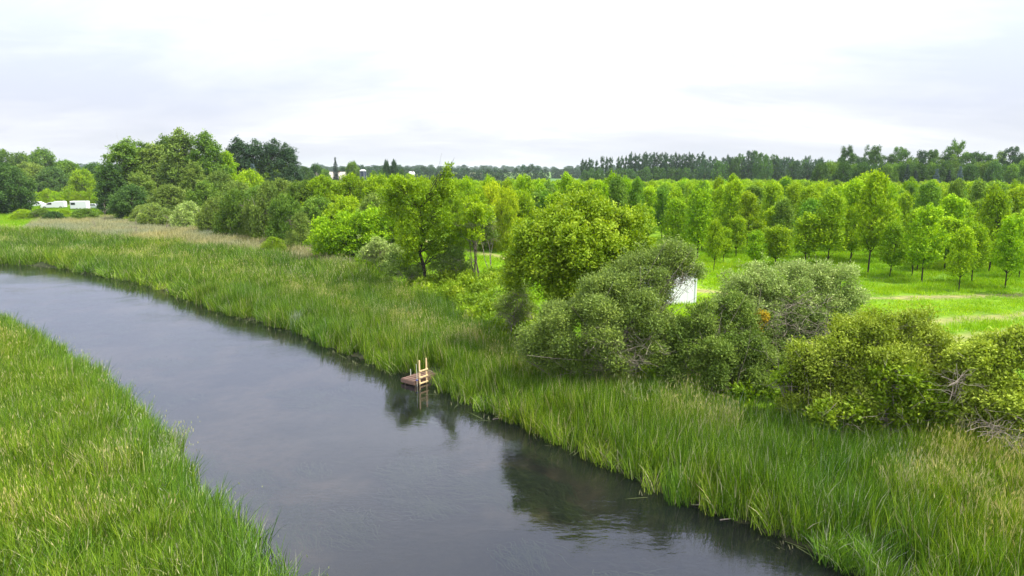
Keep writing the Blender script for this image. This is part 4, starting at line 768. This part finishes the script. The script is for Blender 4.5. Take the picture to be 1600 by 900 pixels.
# ------------------------------------------------------------------ undergrowth
def herb_proto(name, seed, H, r):
    rg = np.random.default_rng(seed); CC = [(rg.normal() * r * 0.4, rg.normal() * r * 0.4, H * (0.4 + 0.4 * rg.random())) for _ in range(7)]
    V, F, T = foliage(rg, CC, np.full(7, r * 0.5), 60, 6, 0.16, 0.09, 0.3, 0.7); return proto(name, npmesh(name, V, [F], [M['herb']], {'tone': T}))
hp = [herb_proto('herb_' + c, 90 + i, h, 0.55) for i, (c, h) in enumerate((('a', 0.7), ('b', 0.5), ('c', 0.9)))]
under = poly([(640, 440), (700, 445), (735, 436), (800, 440), (830, 470), (800, 110), (860, 570), (900, 585), (850, 590), (770, 540), (700, 492), (650, 470)])
under2 = poly([(860, 560), (1000, 560), (1100, 585), (1300, 640), (1600, 680), (1800, 700), (1800, 762), (1600, 732), (1400, 704), (1300, 694), (1150, 666), (1050, 636), (950, 612)])
under3 = poly([(180, 335), (300, 350), (480, 380), (640, 430), (620, 445), (560, 415), (470, 392), (300, 362), (180, 348)])
pt = []
for pl, sp in ((under, 0.75), (under2, 1.3), (under3, 1.8)):
    x, y = sample(pl, sp); pt.append(np.c_[x, y])
pt = np.concatenate(pt); pt = pt[rsd(pt[:, 0], pt[:, 1]) > 3.0]; x, y = pt[:, 0], pt[:, 1]; n = len(x); tn = np.clip(0.6 + 0.8 * (fnoise(x / 3, y / 3, 88) - 0.5), 0, 1); sc = 0.8 + 0.6 * rng.random(n)
scatter('undergrowth', np.c_[x, y, gh(x, y)], np.c_[np.zeros(n), np.zeros(n), rng.random(n) * 6.28], np.c_[sc, sc, sc], (rng.random(n) * 3).astype(int), tn, hp, 'leafy bright undergrowth between the reeds and the shrubs', 'undergrowth')
# water weed trailing on the bed
wr = np.random.default_rng(33)
def weed_proto(name, seed):
    rg = np.random.default_rng(seed); n = 90; V = []; 
    a = rg.normal(size=n) * 0.25; L = 0.4 + 0.9 * rg.random(n); b = np.c_[rg.normal(size=(n, 2)) * 0.35, np.full(n, 0.0)]; segs = 4; VV = []; 
    for i in range(segs + 1):
        t = i / segs; c = b + np.c_[np.cos(a) * L * t, np.sin(a) * L * t + 0.1 * np.sin(t * 5 + a * 9), 0.03 + 0.2 * np.sin(t * 2.2) * (0.5 + 0.4 * np.cos(a * 7))]; w = 0.018 * (1 - 0.7 * t); VV += [c + (0, -w, 0), c + (0, w, 0)]
    V = np.stack(VV, 1).reshape(-1, 3); m = 2 * (segs + 1); bb = np.arange(n) * m; Q = np.concatenate([np.stack([bb + 2*i, bb + 2*i + 1, bb + 2*i + 3, bb + 2*i + 2], -1) for i in range(segs)])
    return proto(name, npmesh(name, V, [Q], [M['weed']], {'tone': np.repeat(rg.random(n), m)}))
n0 = 9000; x = wr.uniform(-60, 28, n0); y = wr.uniform(8, 75, n0); s = rsd(x, y); k = (s < -0.5) & (fnoise(x / 3.5, y / 3.5, 91) > 0.5); x, y, s = x[k], y[k], s[k]; n = len(x)
z = np.minimum(gh(x, y, s), -0.55)
scatter('water_weeds', np.c_[x, y, z], np.c_[np.zeros(n), np.zeros(n), R_(-45) + wr.normal(0, 0.3, n)], np.c_[np.ones(n), np.ones(n), np.full(n, 0.8)], (wr.random(n) * 2).astype(int), np.full(n, 0.5), [weed_proto('weed_a', 1), weed_proto('weed_b', 2)], 'dark green water weed trailing under the river surface', 'water weed')

# ------------------------------------------------------------------ dock and ladder
M['plank'] = plain('dock_plank', (0.17, 0.10, 0.07), 0.75, noise=0.4, nscale=5, bump=0.4, stretch=(2, 14, 2))
M['plank_green'] = plain('weathered_plank', (0.24, 0.2, 0.12), 0.85, noise=0.4, nscale=5, bump=0.4, stretch=(2, 14, 2))
M['pine'] = plain('fresh_pine', (0.74, 0.54, 0.28), 0.6, noise=0.25, nscale=6, bump=0.2, stretch=(6, 6, 1))
M['paleplastic'] = plain('pale_pole', (0.6, 0.6, 0.5), 0.5, noise=0.2)
M['blue'] = plain('blue_strap', (0.03, 0.05, 0.25), 0.6)
A = np.array(P(647, 598, 0.2)); B = np.array(P(692, 583, 0.2)); dirv = (B - A) / np.linalg.norm(B - A); drz = math.atan2(dirv[1], dirv[0])
side = np.array((-dirv[1], dirv[0])); L_ = np.linalg.norm(B - A) + 0.85
A2 = np.array(P(633, 591, 0.2)); wdt = max(0.6, min(1.0, float(np.dot(A2 - A, side))))
dock = empty('wooden_dock', (A[0], A[1], 0.0), drz); tag(dock, 'small reddish brown plank dock sticking out from the reeds', 'dock')
npk = 12; pw = L_ / npk
pm = None
for i in range(npk):
    b = MB(); b.box((0, 0, 0), (pw - 0.05, wdt, 0.035)); o = b.build('plank', M['plank'] if i < 7 else M['plank_green'], dock, bevel=0.005)
    o.location = (pw * (i + 0.5), wdt / 2, 0.262 + 0.006 * math.sin(i * 4.1)); o.rotation_euler = (0.01 * math.sin(i * 3), 0.012 * math.cos(i * 5), 0.02 * math.sin(i * 7))
for yy in (0.02, wdt - 0.02): b = MB(); b.box((L_ / 2, yy, 0.155), (L_ - 0.04, 0.045, 0.17)); b.build('side_beam', M['plank'], dock, bevel=0.006)
b = MB(); b.box((-0.003, wdt / 2, 0.158), (0.045, wdt + 0.05, 0.19)); b.build('end_board', M['plank'], dock, bevel=0.006)
for xx in (0.15, L_ * 0.55, L_ - 0.2):
    for yy in (0.09, wdt - 0.09): b = MB(); b.box((xx, yy, -0.35), (0.08, 0.08, 0.85)); b.build('post', M['plank_green'], dock)
b = MB(); b.tube([(0.62, wdt - 0.05, 0.2), (0.62, wdt - 0.05, 0.62)], 0.02, 6); b.build('mooring_peg', M['paleplastic'], dock)
lx = float(np.dot(np.array(P(655, 602, 0.0)) - A, dirv)) + 0.06
lad = empty('wooden_ladder', (A[0] + dirv[0] * 0.34 - side[0] * 0.07, A[1] + dirv[1] * 0.34 - side[1] * 0.07, 0), drz); tag(lad, 'light new pine ladder fixed upright against the dock edge', 'ladder')
for i, xx in enumerate((0.0, 0.5)):
    b = MB(); b.box((xx, 0, 0.46), (0.075, 0.05, 1.75)); b.build('rail', M['pine'], lad, bevel=0.006)
for zz in (0.10, 0.42, 0.76):
    b = MB(); b.box((0.25, -0.05, zz), (0.62, 0.045, 0.07)); b.build('rung', M['pine'], lad, bevel=0.006)
pole = empty('thin_pole', (A[0] + dirv[0] * 0.12 - side[0] * 0.1, A[1] + dirv[1] * 0.12 - side[1] * 0.1, 0), drz); tag(pole, 'thin pale pole standing in the water left of the pine ladder', 'pole')
b = MB(); b.tube([(0, 0, -0.7), (0.0, 0, 0.6), (-0.02, 0.02, 1.2)], 0.013, 6); b.build('shaft', M['paleplastic'], pole)
b = MB(); b.box((0, 0.01, 0.33), (0.12, 0.05, 0.05)); b.build('clamp', M['blue'], pole)

# dead reed tuft by the water, driftwood, bare saplings
def dead_sapling(px, py, top, label, seed, group=None, mat='twig'):
    rg = np.random.default_rng(seed); x, y = PG(px, py); z = g1(x, y); H = at(px, top, y)[2] - z; r = empty('bare_sapling', (x, y, z)); tag(r, label, 'sapling', group)
    mb = MB(); tr = limb(mb, rg, (0, 0, -0.2), (rg.normal() * 0.15 * H, 0, H), 0.05, 0.015, 7, 0.15, 5); mb.build('trunk', M[mat], r)
    br = MB()
    for i in range(9):
        j = 2 + rg.integers(5); p = tr[j]; limb(br, rg, p, p + nrm(np.array((rg.normal(), rg.normal(), 0.8))) * H * 0.35, 0.022, 0.008, 4, 0.2, 4)
    br.build('branches', M[mat], r)['kind'] = 'stuff'
dead_sapling(212, 371, 338, 'leaning bare stem in the dry grass right of the others', 1); dead_sapling(163, 352, 318, 'bare forked sapling at the left end of the dry grass', 2); dead_sapling(258, 365, 342, 'low bare stem in the dry grass below the silvery shrub', 3)
dead_sapling(150, 362, 345, 'short bare stem left of the leaning one', 4); dead_sapling(748, 441, 375, 'slender grey bare sapling beside the slim tree', 5); dead_sapling(172, 250 + 86, 240, 'tall leafless tree at the left end of the belt', 6)
t = clump_proto('dead_reed_tuft', 77, M['dry'], n=90, rad=0.35, h0=0.7, h1=1.6, w=0.035, lean=0.25, bend=0.2, tone_lo=0.5, tone_hi=1.0)
C.objects.link(t); x, y = P(461, 514, 0.05); t.location = (x, y, 0.1); tag(t, 'pale tan tuft of dead reeds at the water edge of the far bank', 'reed tuft')
for i, (px, py, ln, a, lb) in enumerate([(1125, 812, 0.9, 0.2, 'pale drift stick floating by the reeds'), (1190, 822, 1.1, 0.9, 'bent drift stick leaning from the bank into the water'), (1080, 788, 0.8, -0.9, 'short brown stick at the foot of the reeds'), (770, 655, 0.9, 0.7, 'thin green reed stem lying on the water below the dock')]):
    x, y = P(px, py, 0.02); b = MB(); rg = np.random.default_rng(i); limb(b, rg, (0, 0, 0.0), (ln * math.cos(a), ln * math.sin(a) * 0.5, 0.06 + 0.15 * (i == 1)), 0.022, 0.01, 6, 0.2, 5)
    o = b.build('drift_stick', M['twig']); o.location = (x, y, 0.015); tag(o, lb, 'stick')

# ------------------------------------------------------------------ white hut behind the shrubs
M['white'] = plain('white_paint', (0.8, 0.8, 0.82), 0.5, noise=0.06, nscale=3)
M['roofw'] = plain('pale_roof', (0.55, 0.55, 0.55), 0.5, noise=0.1)
Yh = 46.5; hx, hy = at(1058, 470, Yh)[0], Yh; hz_ = g1(hx, hy)
hut = empty('white_hut', (hx, hy, hz_), R_(14)); tag(hut, 'white panelled hut glimpsed between the grey willow shrub and the silvery shrub', 'hut')
for i in range(6):
    b = MB(); b.box((-2.25 + 0.6 * i + 0.3 , 0, 1.15), (0.59, 0.06, 2.5)); b.build('wall_panel', M['white'], hut, bevel=0.01)
b = MB(); b.box((-0.46, 0.95, 1.13), (3.5, 1.78, 2.4)); b.build('body', M['white'], hut)
b = MB(); b.box((-0.45, 0.93, 2.44), (3.85, 2.15, 0.07)); b.build('roof', M['roofw'], hut)
b = MB(); b.box((1.38, -0.02, 1.18), (0.09, 0.12, 2.56)); b.build('corner_post', M['white'], hut)

# ------------------------------------------------------------------ vehicles
M['carwhite'] = plain('white_car_paint', (0.78, 0.79, 0.81), 0.25, noise=0.02, spec=0.6)
M['glass'] = plain('dark_glass', (0.02, 0.025, 0.03), 0.08, spec=0.8)
M['tyre'] = plain('tyre_rubber', (0.02, 0.02, 0.02), 0.85)
M['rim'] = plain('wheel_rim', (0.45, 0.45, 0.46), 0.35, metal=0.8)
M['lamp'] = plain('lamp_lens', (0.6, 0.6, 0.6), 0.2)
M['red'] = plain('red_lens', (0.35, 0.02, 0.02), 0.3)
M['rust'] = plain('brown_metal', (0.13, 0.07, 0.05), 0.7)
def wheel(root, x, y, r=0.36):
    o = link('wheel', None or cyl(r, 0.22, M['tyre']), root); o.location = (x, y, r); o2 = link('rim', cyl(r * 0.58, 0.235, M['rim']), o)
def cyl(r, w, mat):
    key = ('cyl', r, w)
    if key not in meshcache:
        b = MB(); b.tube([(0, -w / 2, 0), (0, w / 2, 0)], r, 20); meshcache[key] = b.mesh('wheel', mat)
    return meshcache[key]
def vehicle(kind, px, py, rz, label, Y=None, body='carwhite'):
    x, y = P(px, py, 1.5) if Y is None else (at(px, py, Y)[0], Y); z = g1(x, y) + 0.02; r = empty(kind, (x, y, z), rz); tag(r, label, {'pickup_truck': 'pickup', 'parked_car': 'car', 'box_trailer': 'trailer'}[kind], None)
    if kind == 'box_trailer':
        b = MB(); b.box((0, 0, 1.5), (4.2, 2.1, 2.1)); b.build('body', M[body], r, bevel=0.12)
        b = MB(); b.box((-1.3, -1.06, 1.85), (1.1, 0.03, 0.6)); b.box((-2.11, 0, 1.85), (0.03, 1.5, 0.6)); b.build('window', M['glass'], r)
        b = MB(); b.box((2.4, 0, 0.42), (0.9, 1.2, 0.12)); b.build('tow_frame', M['rust'], r)
        for xx in (-0.45, 0.45):
            for yy in (-0.98, 0.98): wheel(r, xx, yy, 0.33)
        return
    if kind == 'pickup_truck':
        prof = [(-2.95, 0.45), (-2.95, 0.95), (-2.75, 1.1), (-1.7, 1.2), (-1.05, 1.78), (-0.1, 1.9), (0.3, 1.9), (0.45, 2.12), (2.6, 2.16), (2.95, 1.9), (2.98, 0.5), (2.4, 0.42), (-2.4, 0.42)]; win = [(-1.5, 1.25), (-1.0, 1.7), (-0.2, 1.78), (-0.2, 1.25)]; ws = (-1.95, 1.95)
    else:
        prof = [(-2.25, 0.4), (-2.28, 0.75), (-2.1, 0.92), (-1.2, 1.02), (-0.6, 1.45), (0.9, 1.5), (1.7, 1.08), (2.2, 1.0), (2.28, 0.6), (2.2, 0.38)]; win = [(-1.05, 1.04), (-0.55, 1.4), (0.85, 1.44), (1.4, 1.06)]; ws = (-1.4, 1.4)
    b = MB(); b.prism(prof, -0.9, 0.9); b.build('body', M[body], r, bevel=0.06)
    for y0, y1 in ((-0.915, -0.89), (0.89, 0.915)): b = MB(); b.prism(win, y0, y1); b.build('side_window', M['glass'], r)
    i = [k for k, p in enumerate(prof) if p[1] > 1.0][0]; p0, p1 = prof[3], prof[4]; dx, dz = p1[0] - p0[0], p1[1] - p0[1]
    b = MB(); q = 0.02; b.add([(p0[0] + dx * .12 - q, -.72, p0[1] + dz * .12 + q), (p0[0] + dx * .12 - q, .72, p0[1] + dz * .12 + q), (p0[0] + dx * .92 - q, .66, p0[1] + dz * .92 + q), (p0[0] + dx * .92 - q, -.66, p0[1] + dz * .92 + q)], [(0, 1, 2, 3)]); b.build('windscreen', M['glass'], r)
    for xx in ws:
        for yy in (-0.84, 0.84): wheel(r, xx, yy, 0.38 if kind == 'pickup_truck' else 0.32)
    for yy in (-0.65, 0.65):
        b = MB(); b.box((prof[1][0] - 0.0, yy, 0.78), (0.06, 0.3, 0.16)); b.build('headlight', M['lamp'], r); b = MB(); b.box((-prof[1][0] + 0.01, yy, 0.85), (0.06, 0.2, 0.2)); b.build('tail_light', M['red'], r)
vehicle('pickup_truck', 84, 320, R_(12), 'white pickup with a high white bed cap parked by the hedge', Y=188)
vehicle('box_trailer', 125, 319, R_(6), 'white box trailer with one dark window right of the white pickup', Y=186)
vehicle('parked_car', 149, 317, R_(165), 'white car between the white trailer and the tree belt', Y=190)
vehicle('parked_car', 57, 320, R_(10), 'low white car left of the white pickup', Y=192)
vehicle('parked_car', 38, 320, R_(5), 'pale car half hidden at the left end of the parked row', Y=196)
vehicle('parked_car', 3, 314, R_(80), 'white car glimpsed beneath the dark left edge tree', Y=200)

# ------------------------------------------------------------------ farm buildings far away
M['cream'] = plain('cream_wall', (0.55, 0.52, 0.45), 0.8, noise=0.1); M['roof'] = plain('pale_tan_roof', (0.42, 0.38, 0.31), 0.8, noise=0.2); M['silo'] = plain('dark_silo', (0.035, 0.05, 0.09), 0.35, noise=0.3, spec=0.6); M['dome'] = plain('white_dome', (0.8, 0.8, 0.8), 0.4)
def house(px, Y, w, d, h, rh, rz, label, ztop, name='farmhouse', roofm='roof'):
    x = at(px, 268, Y)[0]; zt = at(px, ztop, Y)[2]; z = g1(x, Y); wallh = max(2.5, zt - z - rh)
    r = empty(name, (x, Y, z), rz); tag(r, label, 'house')
    b = MB(); b.box((0, 0, wallh / 2), (w, d, wallh)); b.build('wall', M['cream'], r)
    rf = MB(); e_ = 0.4
    rf.add([(-w/2 - e_, -d/2 - e_, wallh - .1), (w/2 + e_, -d/2 - e_, wallh - .1), (w/2 + e_, d/2 + e_, wallh - .1), (-w/2 - e_, d/2 + e_, wallh - .1), (-w/2 - e_, 0, wallh + rh), (w/2 + e_, 0, wallh + rh)], [(0, 1, 5, 4), (2, 3, 4, 5), (0, 4, 3), (1, 2, 5), (3, 2, 1, 0)])
    ro = rf.build('roof', M[roofm], r); b = MB(); b.box((w * 0.25, 0, wallh + rh * 0.9), (0.8, 0.8, 1.6)); b.build('chimney', M['rust'], ro)
    for i in range(3):
        f = MB(); f.box((-w * 0.32 + i * w * 0.32, -d / 2 - 0.03, wallh - 1.5), (1.2, 0.08, 1.4)); fo = f.build('window', M['white'], r); g = MB(); g.box((-w * 0.32 + i * w * 0.32, -d / 2 - 0.08, wallh - 1.5), (0.95, 0.05, 1.15)); g.build('pane', M['glass'], fo)
house(518, 345, 16, 9, 3, 3.4, R_(-8), 'cream farmhouse with a pale tan roof behind the lone dark spruce', 268.5)
house(536, 348, 9, 7, 3, 2.4, R_(20), 'small cream outbuilding right of the lone dark spruce', 270, 'outbuilding')
house(643, 560, 3.6, 4, 3, 2, R_(30), 'tiny white gabled house in the distant trees left of centre', 268, 'distant_house', 'roofw')
house(691, 640, 5, 5, 3, 2, R_(60), 'tiny white house at the distant field edge near the leafy spike', 268, 'distant_house', 'roofw')
Ys = 300; sx = at(567, 268, Ys)[0]; sz = g1(sx, Ys); zt = at(567, 267.5, Ys)[2]
si = empty('farm_silo', (sx, Ys, sz)); tag(si, 'dark blue silo with a white domed top', 'silo')
b = MB(); b.tube([(0, 0, 0), (0, 0, zt - sz)], 1.35, 24); b.build('tank', M['silo'], si, smooth=False)
b = MB(); b.tube([(0, 0, zt - sz), (0, 0, zt - sz + .25), (0, 0, zt - sz + .5), (0, 0, zt - sz + .68), (0, 0, zt - sz + .75)], [1.42, 1.36, 1.05, .55, .05], 24); b.build('dome', M['dome'], si, smooth=True)
for i in range(6): 
    a = i * 1.05; b = MB(); b.box((1.36 * math.cos(a), 1.36 * math.sin(a), (zt - sz) / 2), (0.1, 0.1, zt - sz - 0.2), a); b.build('rib', M['roofw'], si)

# ------------------------------------------------------------------ air
hb = MB(); hb.box((0, 1400, 17), (5200, 4200, 42)); m, N_, L__ = newmat('haze'); pv = N_.new('ShaderNodeVolumePrincipled'); pv.inputs['Color'].default_value = (0.82, 0.9, 1.0, 1); pv.inputs['Density'].default_value = 0.00010; pv.inputs['Anisotropy'].default_value = 0.2
oo = N_.new('ShaderNodeOutputMaterial'); L__(pv.outputs[0], oo.inputs['Volume'])
tag(hb.build('haze', m), 'faint pale summer haze over the fields', 'haze', kind='stuff')
